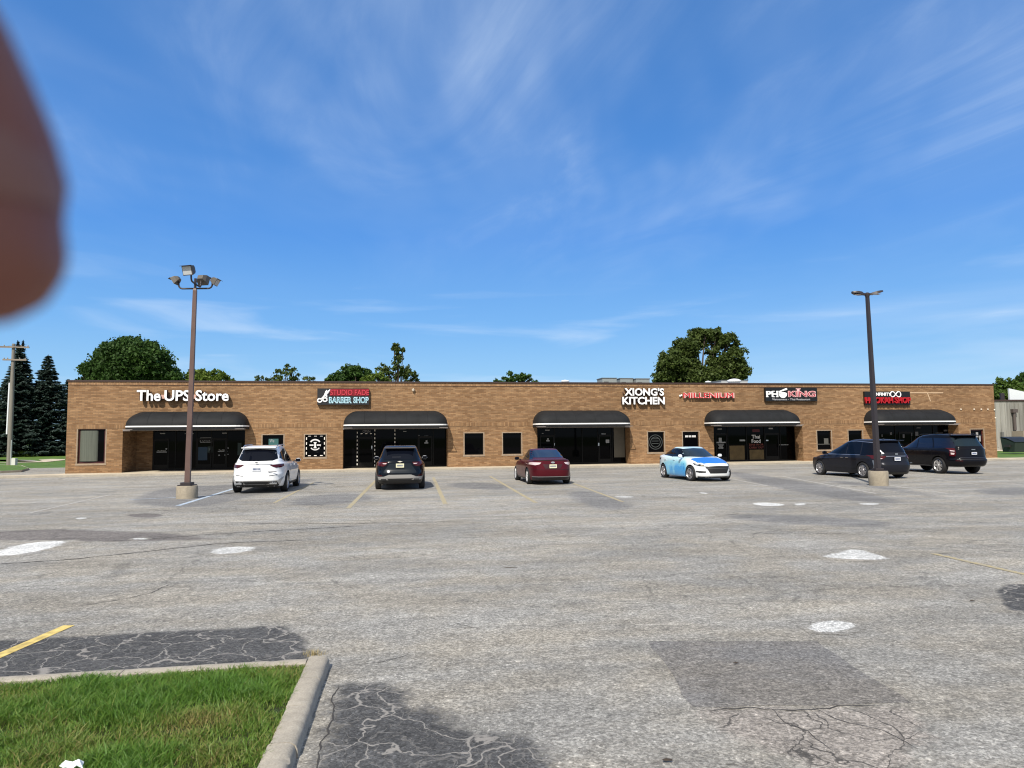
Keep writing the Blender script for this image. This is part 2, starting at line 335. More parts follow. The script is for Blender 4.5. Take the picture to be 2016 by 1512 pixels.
# walkway along the shops, real 12 cm step
mb = MB()
wp = [(-4.6, -1.75), (LW + 5.5, -1.75), (LW + 5.5, -0.35), (LW, -0.35), (LW, 3.0), (0, 3.0), (-0.3, 0.0)]
mb.poly([(u, v, 0.0) for u, v in wp], (0, 0, WZ))
o = mb.build('sidewalk', M_WALK); o.location = fo; o.rotation_euler = (0, 0, FANG); tag(o, kind='structure')
mb = MB()
mb.box(-4.4, LW + 5.5, -1.90, -1.755, -0.01, WZ - 0.012)
o = mb.build('kerb', M_CURB); o.location = fo; o.rotation_euler = (0, 0, FANG); tag(o, kind='structure')

rng = random.Random(7)
def blob(pts, jit=0.03, n=5):
    """irregular outline through ground points"""
    out = []; k = len(pts)
    for i in range(k):
        a = Vector(pts[i]); b = Vector(pts[(i + 1) % k]); L_ = (b - a).length; nr = Vector((-(b - a).y, (b - a).x)).normalized() if L_ else Vector((0, 0))
        for j in range(n):
            p = a.lerp(b, j / n); out.append(p + nr * rng.uniform(-1, 1) * jit * (0.3 if j == 0 else 1))
    return out
def gp(*px): return [G(x, y).xy for x, y in px]
def smooth_blob(pts, it=2):
    for _ in range(it):
        q = []
        for i in range(len(pts)):
            a = Vector(pts[i]); b = Vector(pts[(i + 1) % len(pts)]); q += [a * 0.75 + b * 0.25, a * 0.25 + b * 0.75]
        pts = q
    return pts
def inside(p, poly):
    c = False; k = len(poly)
    for i in range(k):
        a, b = poly[i], poly[(i + 1) % k]
        if (a[1] > p[1]) != (b[1] > p[1]) and p[0] < (b[0] - a[0]) * (p[1] - a[1]) / (b[1] - a[1]) + a[0]: c = not c
    return c
def edge_dist(p, poly):
    d = 1e9; k = len(poly)
    for i in range(k):
        a, b = Vector(poly[i]), Vector(poly[(i + 1) % k]); e = b - a; t = max(0, min(1, (p - a).dot(e) / max(e.length_squared, 1e-9))); d = min(d, (p - a - e * t).length)
    return d
def fade_sheet(name, poly, z, mt, fade, step=None, soft=None):
    """stain with a crumbling edge: the sheet reaches past the outline, the tone fades to the plain asphalt"""
    xs = [p[0] for p in poly]; ys = [p[1] for p in poly]; m_ = fade
    x0, x1, y0, y1 = min(xs) - m_, max(xs) + m_, min(ys) - m_, max(ys) + m_; step = step or fade * 0.5
    nx, ny = max(2, int((x1 - x0) / step)), max(2, int((y1 - y0) / step)); vs = []; at = []
    for j in range(ny + 1):
        for i in range(nx + 1):
            p = Vector((x0 + (x1 - x0) * i / nx, y0 + (y1 - y0) * j / ny)); d = edge_dist(p, poly) * (1 if inside(p, poly) else -1)
            vs.append((p.x, p.y, z)); at.append(max(0.0, min(1.0, 0.5 + 0.5 * d / fade)))
    fs = []
    for j in range(ny):
        for i in range(nx):
            q = (j * (nx + 1) + i, j * (nx + 1) + i + 1, (j + 1) * (nx + 1) + i + 1, (j + 1) * (nx + 1) + i)
            if max(at[k] for k in q) > 0.0: fs.append(q)
    me = bpy.data.meshes.new(name); me.from_pydata(vs, [], fs); me.update(); a = me.attributes.new('fade', 'FLOAT', 'POINT'); a.data.foreach_set('value', at)
    o = link(name, me, mt); tag(o, kind='structure'); return o
# darker bays of asphalt round the lamp footings and in the stalls
for k_, pl in enumerate((gp((255, 985), (330, 958), (480, 955), (640, 938), (560, 962), (430, 992), (380, 1000), (290, 996)),
           gp((1420, 925), (1570, 946), (1800, 990), (1690, 990), (1480, 950)),
           gp((1600, 944), (1720, 952), (1880, 985), (1790, 970)),
           gp((1915, 962), (2040, 958), (2040, 974), (1940, 975)),
           gp((1110, 965), (1180, 970), (1260, 1000), (1170, 1006)),
           gp((900, 948), (1010, 955), (1000, 966), (880, 960)), gp((600, 975), (720, 970), (740, 985), (560, 1000)),
           gp((1400, 1010), (1700, 1020), (1800, 1040), (1500, 1030)))):
    fade_sheet('asphalt_stain', smooth_blob(pl), 0.0011 + 0.0002 * k_, M_STALL, 0.8)
sheet('asphalt_patch', blob(gp((1276, 1262), (1608, 1262), (1795, 1385), (1362, 1392)), 0.025, 7), 0.0025, M_PATCH)
fade_sheet('asphalt_stain', smooth_blob(gp((245, 1013), (300, 1010), (325, 1015), (300, 1020), (262, 1018))), 0.0030, M_BROWN, .15)
fade_sheet('asphalt_stain', gp((-60, 1048), (120, 1042), (330, 1050), (420, 1062), (200, 1066), (-60, 1062)), 0.0015, M_BROWN, .5)
fade_sheet('asphalt_stain', gp((1965, 1163), (1990, 1150), (2100, 1155), (2100, 1215), (1985, 1200)), 0.0020, M_DARK, .12)
fade_sheet('asphalt_stain', smooth_blob(blob(gp((-500, 1290), (0, 1263), (200, 1250), (420, 1240), (560, 1232), (600, 1262), (610, 1305), (0, 1358), (-500, 1400)), 0.03, 3), 1), 0.0020, M_DARK, 0.20, .07)
fade_sheet('asphalt_stain', smooth_blob(blob(gp((672, 1345), (780, 1350), (790, 1392), (860, 1400), (900, 1440), (1060, 1465), (1130, 1640), (600, 1640), (625, 1500), (650, 1410)), 0.05, 3), 1), 0.0020, M_DARK, 0.36, .08)
fade_sheet('asphalt_stain', gp((1390, 1400), (1500, 1396), (1640, 1396), (1790, 1396), (1820, 1450), (1760, 1520), (1640, 1520), (1540, 1480), (1440, 1450)), 0.0010, M_CRAZE, .3, .08)
# pale concrete filler in old potholes
for ps in (((-20, 1092), (0, 1083), (60, 1068), (130, 1064), (118, 1072), (90, 1082), (20, 1095)),
           ((412, 1086), (436, 1078), (480, 1076), (504, 1078), (488, 1086), (430, 1092)),
           ((1610, 1095), (1650, 1090), (1668, 1083), (1692, 1082), (1720, 1091), (1757, 1101), (1700, 1102), (1640, 1099)),
           ((1590, 1238), (1605, 1226), (1645, 1221), (1688, 1230), (1668, 1240), (1625, 1246)),
           ((1478, 991), (1505, 989), (1550, 993), (1530, 997), (1500, 996)), ((1563, 992), (1588, 991), (1580, 995), (1568, 995)),
           ((1686, 992), (1712, 990), (1736, 992), (1715, 995)), ((1206, 978), (1225, 976), (1254, 978), (1230, 980)),
           ((1376, 969), (1386, 970), (1396, 972), (1382, 972)), ((258, 1061), (275, 1059), (294, 1061), (275, 1064)), ((146, 1021), (160, 1019), (174, 1020), (158, 1023))):
    pp_ = smooth_blob(gp(*ps), 3); wd_ = max(p.y for p in map(Vector, pp_)) - min(p.y for p in map(Vector, pp_)); fade_sheet('filler_patch', pp_, 0.0032, M_FILL, max(.04, min(.16, wd_ * .22)), max(.03, wd_ * .12))
# long open cracks and joints
M_CR = mat('crack_dark', (0.045, 0.042, 0.040), .95)
def crack(px, w0, seed, z=0.0045):
    r = random.Random(seed); pts = [G(x, y).xy for x, y in px]; P = []
    for a, b in zip(pts[:-1], pts[1:]):
        k = max(2, int((b - a).length / (.12 if w0 > .011 else .04)))
        for i in range(k): P.append(a.lerp(b, i / k))
    P.append(pts[-1]); vs = []; off = 0.0; n = len(P)
    for i, p in enumerate(P):
        d = (P[min(i + 1, n - 1)] - P[max(i - 1, 0)]).normalized(); q = Vector((-d.y, d.x)); off = off * .8 + r.uniform(-1, 1) * .035 * min(1, w0 / .02 + .1); w = w0 * r.uniform(.25, 1.2) * min(1, i / 3, (n - 1 - i) / 3 + .05) + .001
        vs += [(*(p + q * (off - w)), z), (*(p + q * (off + w)), z)]
    me = bpy.data.meshes.new('pavement_crack'); me.from_pydata(vs, [], [(2 * i, 2 * i + 2, 2 * i + 3, 2 * i + 1) for i in range(n - 1)]); me.update(); tag(link('pavement_crack', me, M_CR), kind='structure')
for k_, (px_, w_) in enumerate((([(-40, 1114), (150, 1100), (300, 1085), (430, 1071), (620, 1062)], .022), ([(205, 1067), (330, 1058), (500, 1046), (720, 1036)], .025), ([(1130, 977), (1270, 978), (1365, 980)], .03), ([(1400, 1013), (1560, 1014), (1735, 1015)], .028),
     ([(1830, 1092), (1905, 1088)], .012), ([(664, 1352), (648, 1405), (622, 1500), (606, 1560)], .006), ([(1395, 1399), (1480, 1394), (1560, 1399), (1660, 1391), (1730, 1392)], .007), ([(1520, 1396), (1545, 1425), (1590, 1440), (1640, 1480)], .0025), ([(1600, 1394), (1660, 1420), (1740, 1440), (1800, 1475)], .003),
     ([(140, 1196), (230, 1182), (300, 1168), (335, 1150)], .006), ([(700, 1312), (760, 1302), (815, 1288)], .004), ([(1130, 930), (1300, 933), (1290, 934)], .02), ([(890, 1226), (945, 1240)], .004), ([(420, 1033), (560, 1030), (700, 1031), (900, 1027)], .02), ([(1450, 1052), (1560, 1050), (1700, 1052)], .012))):
    crack(px_, w_, 100 + k_)
for k_, (x_, y_, s_, lab) in enumerate(((1449, 1306, .022, 'dark dead leaf lying on the rectangular asphalt repair'), (1313, 1497, .028, 'dark dead leaf near the bottom edge right of centre'), (1915, 1183, .025, 'dark dead leaf on the asphalt near the right edge'), (1004, 1118, .05, 'thin dark twig lying on open asphalt in the middle of the lot'))):
    r_ = random.Random(k_); p = G(x_, y_, .012); a0_ = r_.uniform(0, 3); vs_ = [(math.cos(a) * s_ * (2.6 if k_ == 3 else 1.3) * r_.uniform(.8, 1.1), math.sin(a) * s_ * (.16 if k_ == 3 else .6) * r_.uniform(.8, 1.1), r_.uniform(.0, .008)) for a in [i * math.pi / 5 for i in range(10)]]
    me = bpy.data.meshes.new('leaf'); me.from_pydata(vs_ + [(0, 0, .014)], [], [(i, (i + 1) % 10, 10) for i in range(10)]); o_ = link('twig' if k_ == 3 else 'dead_leaf', me, mat('dead_leaf_brown', (.035, .025, .018), .8)); o_.location = p; tag(o_, lab, 'twig' if k_ == 3 else 'leaf')
# painted lines
def line(a, b, w, mt, z=0.0060, name='parking_line'):
    a = Vector(a); b = Vector(b); d = (b - a).normalized(); n = Vector((-d.y, d.x)) * w / 2
    sheet(name, [a - n, b - n, b + n, a + n], z, mt)
g2 = lambda x, y: G(x, y).xy
for a, b_, w, mt in (((685, 1001), (740, 946), 0.13, M_YELW), ((877, 993), (853, 940), 0.14, M_YELW), ((1055, 990), (965, 938), 0.13, M_YELW),
                     ((1226, 988), (1108, 944), 0.11, M_YELW), ((540, 990), (618, 950), 0.10, M_YELW), ((350, 996), (484, 955), 0.16, M_BLUW),
                     ((60, 1010), (218, 974), 0.10, M_WHTW), ((255, 984), (420, 976), 0.10, M_BLUW), ((1725, 972), (1540, 938), 0.11, M_WHTW), ((1868, 972), (1745, 955), 0.11, M_WHTW),
                     ((1512, 957), (1440, 943), 0.09, M_WHTW), ((1725, 955), (1655, 957), 0.10, M_WHTW), ((1930, 955), (1800, 938), 0.09, M_WHTW), ((2030, 1134), (1836, 1090), 0.11, M_YELW), ((-140, 1352), (136, 1232), 0.125, M_YEL)):
    line(g2(*a), g2(*b_), w, mt)
# distant left: road strips, white walks, lawn island with the utility pole
sheet('road', gp((-300, 905), (20, 905), (60, 909), (92, 909.5), (60, 905.5), (-300, 901.5)), 0.0, M_STALL)
sheet('path', gp((-40, 912), (40, 910.5), (90, 909.5), (128, 905.5), (128, 904), (100, 903.5), (76, 905), (84, 908), (30, 910)), 0.004, M_WALK)
sheet('path', gp((2005, 880), (1960, 881), (1950, 888), (2300, 888), (2300, 880)), 0.004, M_WALK)
mb = MB(); isl = [G(x, y) for x, y in ((-200, 935), (0, 931.5), (42, 929.5), (57, 925), (44, 919.5), (0, 917.5), (-200, 917))]
mb.poly([(p.x, p.y, 0) for p in isl], (0, 0, 0.13)); tag(mb.build('kerb', M_CURB), kind='structure')
cen = sum(isl, Vector()) / len(isl)
sheet('lawn', [(p.x + (cen.x - p.x) * 0.02 - 0.0, p.y + (cen.y - p.y) * 0.05) for p in isl], 0.135, M_LAWN)

# ------------------------------------------------------------------ planting island in the foreground
kc = G(650, 1313).xy                                   # outer corner
kd = (G(545, 1512).xy - G(613, 1308).xy).normalized()  # towards the camera
kd = (G(597, 1512).xy - G(655, 1335).xy).normalized()
kl = (G(0, 1345).xy - G(610, 1308).xy).normalized()
def kp(s, t): return kc + kl * s + kd * t
KW = 0.18
def kerb_run(a, b, inward, name, joints):
    """kerbstones with rounded outer arris; a->b, inward = direction to the grass"""
    a = Vector(a); b = Vector(b); d = (b - a); L_ = d.length; d.normalize(); t = 0.0; mb = MB(); r = random.Random(3)
    prof = [(0.0, -0.02), (0.010, 0.060), (0.020, 0.082), (0.045, 0.097), (0.08, 0.101), (KW - 0.012, 0.10), (KW, 0.092), (KW, -0.02)]
    while t < L_:
        ln = min(joints * r.uniform(0.85, 1.15), L_ - t); 
        e = t + ln - 0.008; off = r.uniform(-0.006, 0.006); n = 26; vs = []; fs = []
        for i in range(n + 1):
            p = a + d * (t + (e - t) * i / n)
            for j, (w_, z_) in enumerate(prof):
                k = noise.noise(Vector((p.x * 5, p.y * 5, j * .4))) * 0.003 + noise.noise(Vector((p.x * 31, p.y * 31, j * .7))) * 0.003; k -= max(0, noise.noise(Vector((p.x * 6, p.y * 6, 7.7))) - .38) * .06 * (1 if j in (2, 3) else 0)
                q = p + inward * (w_ + off + k); vs.append((q.x, q.y, z_ + (k if z_ > 0 else 0)))
        m_ = len(prof)
        for i in range(n):
            for j in range(m_ - 1): fs.append((i * m_ + j, i * m_ + j + 1, (i + 1) * m_ + j + 1, (i + 1) * m_ + j))
        fs.append(tuple(range(m_))); fs.append(tuple(range(n * m_ + m_ - 1, n * m_ - 1, -1)))
        mb.add(vs, fs); t += ln
    o = mb.build(name, M_CURB, auto=True); tag(o, kind='structure'); return o
kerb_run(kp(0, 0), kp(0, 4.2), Vector((-kd.y, kd.x)) * (-1 if (Vector((-kd.y, kd.x)).dot(kl) < 0) else 1), 'kerb', 0.62)
nl = Vector((-kl.y, kl.x)); nl = nl if nl.dot(kd) > 0 else -nl
kerb_run(kp(KW + 0.01, 0), kp(6.5, 0), nl, 'kerb', 1.6)
soil = [kp(0.1, 0.1), kp(6.4, 0.1), kp(6.4, 4.1), kp(0.1, 4.1)]
sheet('soil', soil, 0.072, M_SOIL)
# grass blades
def grass_blades():
    r = np.random.default_rng(5); n = 120000
    s = KW * 0.95 + r.random(n) * 4.6; t = KW * 0.85 + r.random(n) ** 1.0 * 2.75
    kl_, kd_ = np.array(kl), np.array(kd); P = np.array(kc) + s[:, None] * kl_ + t[:, None] * kd_
    ok = P[:, 1] > 3.3; P = P[ok]; s = s[ok]; t = t[ok]; n = len(P)
    g = np.array([noise.noise(Vector((p[0] * 1.6, p[1] * 1.6, 0.3))) for p in P]); g2_ = np.array([noise.noise(Vector((p[0] * 5, p[1] * 5, 4.3))) for p in P])
    edge = np.clip(np.minimum(s - KW, t - KW) / 0.3, 0.15, 1)
    h = (0.036 + 0.034 * r.random(n)) * (1 + 0.5 * g + 0.6 * g2_) * (0.55 + 0.45 * edge) * np.where(r.random(n) > 0.96, 1.5, 1)
    keep = r.random(n) < (0.75 + 0.8 * g2_ + 0.3 * edge); P = P[keep]; h = h[keep]; g = g[keep]; n = len(P)
    a = r.random(n) * 2 * np.pi; w = 0.0022 + 0.0016 * r.random(n); lean = h * (0.3 + 1.3 * r.random(n)); b = r.random(n) * 2 * np.pi
    ax = np.stack([np.cos(a), np.sin(a)], 1) * w[:, None]; ln = np.stack([np.cos(b), np.sin(b)], 1)
    v = np.zeros((n, 5, 3)); v[:, 0, :2] = P - ax; v[:, 1, :2] = P + ax; v[:, :2, 2] = 0.070
    mid = P + ln * (lean * 0.35)[:, None]; v[:, 2, :2] = mid + ax * 0.8; v[:, 3, :2] = mid - ax * 0.8; v[:, 2:4, 2] = (0.072 + h * 0.6)[:, None]
    v[:, 4, :2] = P + ln * lean[:, None]; v[:, 4, 2] = 0.072 + h
    me = bpy.data.meshes.new('grass'); me.vertices.add(n * 5); me.vertices.foreach_set('co', v.ravel())
    idx = np.arange(n)[:, None] * 5; q = (idx + np.array([0, 1, 2, 3])); tr = (idx + np.array([3, 2, 4]))
    me.loops.add(n * 7); me.polygons.add(n * 2)
    me.loops.foreach_set('vertex_index', np.concatenate([q, tr], 1).ravel())
    st = np.concatenate([np.arange(n)[:, None] * 7, np.arange(n)[:, None] * 7 + 4], 1).ravel(); me.polygons.foreach_set('loop_start', st)
    me.update(); me.validate()
    at = me.attributes.new('tone', 'FLOAT', 'FACE'); tone = np.clip(0.60 + 0.8 * g + r.normal(0, 0.27, n), 0, 1); at.data.foreach_set('value', np.repeat(tone, 2))
    m_ = bpy.data.materials.new('blade_mat'); m_.use_nodes = True; t_ = m_.node_tree; b_ = t_.nodes['Principled BSDF']; b_.inputs['Roughness'].default_value = 0.5; b_.inputs['Specular IOR Level'].default_value = 0.35
    b_.inputs['Subsurface Weight'].default_value = 0.0
    an = nn(t_, 'ShaderNodeAttribute', attribute_name='tone'); rr = nn(t_, 'ShaderNodeValToRGB'); e = rr.color_ramp.elements
    e[0].position = 0.0; e[0].color = (0.27, 0.23, 0.08, 1); e[1].position = 1.0; e[1].color = (0.085, 0.19, 0.022, 1)
    x = e.new(0.12); x.color = (0.19, 0.22, 0.05, 1); x = e.new(0.5); x.color = (0.125, 0.215, 0.030, 1)
    t_.links.new(an.outputs['Fac'], rr.inputs[0]); t_.links.new(rr.outputs[0], b_.inputs['Base Color'])
    tr_ = nn(t_, 'ShaderNodeBsdfTranslucent'); t_.links.new(rr.outputs[0], tr_.inputs[0]); ms = nn(t_, 'ShaderNodeMixShader'); ms.inputs[0].default_value = 0.3
    out = t_.nodes['Material Output']; t_.links.new(b_.outputs[0], ms.inputs[1]); t_.links.new(tr_.outputs[0], ms.inputs[2]); t_.links.new(ms.outputs[0], out.inputs[0])
    o = link('grass', me, m_); tag(o, 'short green grass filling the kerbed island', 'grass', kind='stuff')
grass_blades()
# white crumpled litter on the grass
mb = MB(); c = G(143, 1510, 0.12); r = random.Random(4)
ring = [(0.075 * math.cos(a * math.pi / 6) * r.uniform(0.7, 1.2), 0.04 * math.sin(a * math.pi / 6) * r.uniform(0.7, 1.2), r.uniform(-0.01, 0.02)) for a in range(12)]
inner = [(x * 0.5 + r.uniform(-.01, .01), y * 0.5, z + r.uniform(0.012, 0.04)) for x, y, z in ring]
mb.add(ring + inner + [(0, 0, 0.03)], [(i, (i + 1) % 12, 12 + (i + 1) % 12, 12 + i) for i in range(12)] + [(12 + i, 12 + (i + 1) % 12, 24) for i in range(12)])
o = mb.build('crumpled_paper', mat('paper_white', (0.75, 0.78, 0.82), 0.7)); o.location = c; tag(o, 'crumpled white scrap of paper lying on the grass', 'litter')
# dry weed tuft at the kerb corner
mb = MB(); c = G(618, 1290)
for i in range(160):
    a = r.uniform(0, 6.28); d = r.uniform(0, 0.09); b = r.uniform(0, 6.28); h = r.uniform(0.02, 0.06); p = Vector((c.x + math.cos(a) * d * 1.3, c.y + math.sin(a) * d, 0.0)); q = Vector((math.cos(b), math.sin(b), 0))
    n_ = Vector((-q.y, q.x, 0)) * 0.002; mb.add([p - n_, p + n_, p + q * 0.03 + Vector((0, 0, h))], [(0, 1, 2)])
tag(mb.build('weed_tuft', mat('dry_grass', (0.30, 0.24, 0.11), 0.8)), 'dry yellow weed tuft in the gap at the kerb corner', 'weed')

# ------------------------------------------------------------------ brick building
def brickmat(name, scale_y=1.0, vertical=False, tone=1.0):
    m = bpy.data.materials.new(name); m.use_nodes = True; t = m.node_tree; b = t.nodes['Principled BSDF']; L = t.links.new
    b.inputs['Roughness'].default_value = 0.88; b.inputs['Specular IOR Level'].default_value = 0.2
    tc = nn(t, 'ShaderNodeTexCoord'); sp = nn(t, 'ShaderNodeSeparateXYZ'); L(tc.outputs['Object'], sp.inputs[0])
    ad = nn(t, 'ShaderNodeMath', operation='ADD'); L(sp.outputs[0], ad.inputs[0]); L(sp.outputs[1], ad.inputs[1])
    cb = nn(t, 'ShaderNodeCombineXYZ')
    if vertical: L(sp.outputs[2], cb.inputs[0]); L(ad.outputs[0], cb.inputs[1])
    else: L(ad.outputs[0], cb.inputs[0]); L(sp.outputs[2], cb.inputs[1])
    br = nn(t, 'ShaderNodeTexBrick'); L(cb.outputs[0], br.inputs['Vector'])
    br.inputs['Scale'].default_value = 1; br.inputs['Brick Width'].default_value = 0.305 if not vertical else 0.30; br.inputs['Row Height'].default_value = 0.085
    br.inputs['Mortar Size'].default_value = 0.007; br.inputs['Mortar Smooth'].default_value = 0.3; br.inputs['Bias'].default_value = -0.1
    br.inputs['Color1'].default_value = V4([c * tone for c in (0.200, 0.110, 0.053)]); br.inputs['Color2'].default_value = V4([c * tone for c in (0.325, 0.197, 0.102)]); br.inputs['Mortar'].default_value = V4((0.17, 0.12, 0.08))
    if vertical: br.offset = 0
    mp = nn(t, 'ShaderNodeMapping'); mp.inputs['Scale'].default_value = (0.9, 0.9, 3.4); L(tc.outputs['Object'], mp.inputs[0])
    n = nn(t, 'ShaderNodeTexNoise'); n.inputs['Scale'].default_value = 1.3; n.inputs['Detail'].default_value = 7; n.inputs['Roughness'].default_value = 0.7; L(mp.outputs[0], n.inputs['Vector'])
    q = nn(t, 'ShaderNodeMapRange'); q.inputs[1].default_value = 0.32; q.inputs[2].default_value = 0.68; q.inputs[3].default_value = 0.80; q.inputs[4].default_value = 1.18; L(n.outputs[0], q.inputs[0])
    n2 = nn(t, 'ShaderNodeTexNoise'); n2.inputs['Scale'].default_value = 0.16; n2.inputs['Detail'].default_value = 4; L(tc.outputs['Object'], n2.inputs['Vector'])
    q2 = nn(t, 'ShaderNodeMapRange'); q2.inputs[1].default_value = 0.35; q2.inputs[2].default_value = 0.65; q2.inputs[3].default_value = 0.88; q2.inputs[4].default_value = 1.1; L(n2.outputs[0], q2.inputs[0])
    m2 = nn(t, 'ShaderNodeMath', operation='MULTIPLY'); L(q.outputs[0], m2.inputs[0]); L(q2.outputs[0], m2.inputs[1])
    vm = nn(t, 'ShaderNodeVectorMath', operation='SCALE'); L(br.outputs['Color'], vm.inputs[0]); L(m2.outputs[0], vm.inputs['Scale']); L(vm.outputs[0], b.inputs['Base Color'])
    bp = nn(t, 'ShaderNodeBump'); bp.inputs['Strength'].default_value = 0.7; bp.inputs['Distance'].default_value = 0.012; bp.invert = True
    L(br.outputs['Fac'], bp.inputs['Height']); L(bp.outputs[0], b.inputs['Normal'])
    return m
M_BRICK = brickmat('brick_mat'); M_SOLD = brickmat('soldier_brick_mat', vertical=True, tone=0.93)
M_CAP = brickmat('cap_brick_mat', vertical=True, tone=1.18)
M_COPE = mat('brown_metal_coping', (0.045, 0.026, 0.022), 0.45)
M_TRIM = mat('window_surround', (0.27, 0.205, 0.145), 0.8, var=0.2, vscale=6)
M_FRAME = mat('dark_bronze_frame', (0.006, 0.005, 0.0045), 0.4, ior=1.25)
M_REDF = mat('maroon_frame', (0.045, 0.006, 0.006), 0.5)
M_GLASS = mat('shop_glass', (0.0015, 0.0015, 0.002), 0.03, ior=1.16)
M_AWN = mat('awning_canvas', (0.0125, 0.0132, 0.0145), 0.7, ior=1.3, var=0.25, vscale=1.6, bump=0.15)
M_WHITE = mat('white_plastic', (0.80, 0.80, 0.80), 0.45)
M_GREYM = mat('grey_lintel_metal', (0.20, 0.18, 0.17), 0.5)
M_STICK = mat('pale_vinyl_lettering', (0.30, 0.31, 0.32), 0.6)
M_STICKW = mat('white_vinyl', (0.62, 0.62, 0.62), 0.6)
bld = empty('shopping_plaza', fo, FANG)
tag(bld, 'long low tan brick shopping plaza with five black barrel awnings', 'building')
ZCOPE = ZTOP; ZL = FAC(1150, 839)[1]                   # opening head height of the shop bays
PROJ = 1.4
RD = 1.0
bays = []
for x0, x1, a0, a1, yt, ys in ((241, 482, 239.5, 482, 810.5, 836), (675, 881.5, 675, 883, 809, 834.5), (1058, 1241, 1058, 1247, 808, 832), (1406, 1581, 1405, 1584, 807, 830), (1727, 1889, 1727, 1892, 806, 829)):
    xm = (a0 + a1) / 2; rd = 2.5 if not bays else 1.0
    bays.append(dict(rd=rd, u0=FAC(x0, 880)[0], u1=FAC(x1, 880)[0], a0=FAC(a0, ys, -PROJ)[0], a1=FAC(a1, ys, -PROJ)[0], zt=FAC(xm, yt)[1], zs=FAC(xm, ys, -PROJ)[1]))
ZAT = sum(b['zt'] for b in bays) / 5; ZAS = sum(b['zs'] for b in bays) / 5
wins = []
for i, (x0, y0, x1, y1) in enumerate(((154, 843.5, 206, 912), (517, 856.5, 557.5, 899), (600.5, 856, 641, 899.5), (914.5, 853, 951.8, 895), (990, 852.5, 1026.5, 893.5),
                       (1275.5, 850.5, 1308, 890), (1344, 850, 1376.5, 889), (1608.3, 848, 1637.5, 885), (1670, 847.5, 1699, 884), (1910.5, 845.5, 1938, 881))):
    u0, z1 = FAC(x0, y0); u1, z0 = FAC(x1, y1); wins.append([u0, u1, z0, z1])
ops = [(b['u0'], b['u1'], WZ, ZL, 'bay') for b in bays] + [(w[0], w[1], w[2], w[3], 'win') for w in wins]
ops.sort()
ZB0, ZB1 = FAC(1000, 839)[1] - 0.0, FAC(1000, 831.5)[1]      # soldier course
ZC0, ZC1 = FAC(1008, 760)[1], FAC(1008, 755.3)[1]      # rowlock band under the coping
WT = 0.3
mb = MB(); u = 0.0
for (a, b, z0, z1, k) in ops:
    mb.box(u, a, 0, WT, 0.0, ZC0)
    mb.box(a, b, 0, WT, z1, ZC0)
    if k == 'win': mb.box(a, b, 0, WT, 0.0, z0)
    u = b
mb.box(u, LW, 0, WT, 0.0, ZC0)
DEP = 18.0
mb.box(0, WT, WT, DEP, 0, ZC0); mb.box(LW - WT, LW, WT, DEP, 0, ZC0); mb.box(WT, LW - WT, DEP - WT, DEP, 0, ZC0)
# brick returns of the recessed shop fronts
for b in bays:
    mb.box(b['u0'] - 0.3, b['u0'], WT, b['rd'] + 0.02, WZ, ZL); mb.box(b['u1'], b['u1'] + 0.3, WT, b['rd'] + 0.02, WZ, ZL)
B1 = bays[0]; ub = FAC(301, 880, B1['rd'])[0]
mb.box(B1['u0'], ub, B1['rd'] - 0.03, B1['rd'] + 0.02, WZ, ZL)
mb.build('wall', M_BRICK, bld)
mb = MB()
# soldier course, projecting 12 mm, between the openings that reach it
spans = [0.0]
for b in bays: spans += [b['a0'] + 0.06, b['a1'] - 0.06]
spans.append(LW)
for i in range(0, len(spans), 2):
    mb = MB(); mb.box(spans[i], spans[i + 1], -0.012, -0.0005, ZB0, ZB1); mb.build('soldier_course', M_SOLD, bld)
mb = MB(); mb.box(0, LW, 0, WT, ZC0 + 0.0, ZC1 + 0.02); mb.box(0, WT, WT, DEP, ZC0, ZC1 + 0.02); mb.box(LW - WT, LW, WT, DEP, ZC0, ZC1 + 0.02); mb.build('cap_course', M_CAP, bld)
mb = MB(); mb.box(-0.04, LW + 0.04, -0.05, WT + 0.05, ZC1 + 0.02, ZCOPE); mb.box(-0.04, WT + 0.05, WT + 0.05, DEP + .04, ZC1 + 0.02, ZCOPE - 0.003); mb.box(LW - WT - 0.05, LW + 0.04, WT + 0.05, DEP + .04, ZC1 + 0.02, ZCOPE - 0.003); mb.build('coping', M_COPE, bld)
mb = MB(); mb.box(-0.005, LW + 0.005, -0.018, -0.0005, ZC0 - 0.035, ZC0 - 0.003); mb.build('dark_joint', mat('dark_mortar', (0.06, 0.035, 0.025), 0.9), bld)  # thin dark line along the foot of the cap course
mb = MB(); mb.box(WT, LW - WT, WT + .01, DEP - WT, ZC0 - 0.9, ZC0 - 0.6); mb.build('roof', mat('roof_membrane', (0.2, 0.2, 0.2), 0.9), bld)
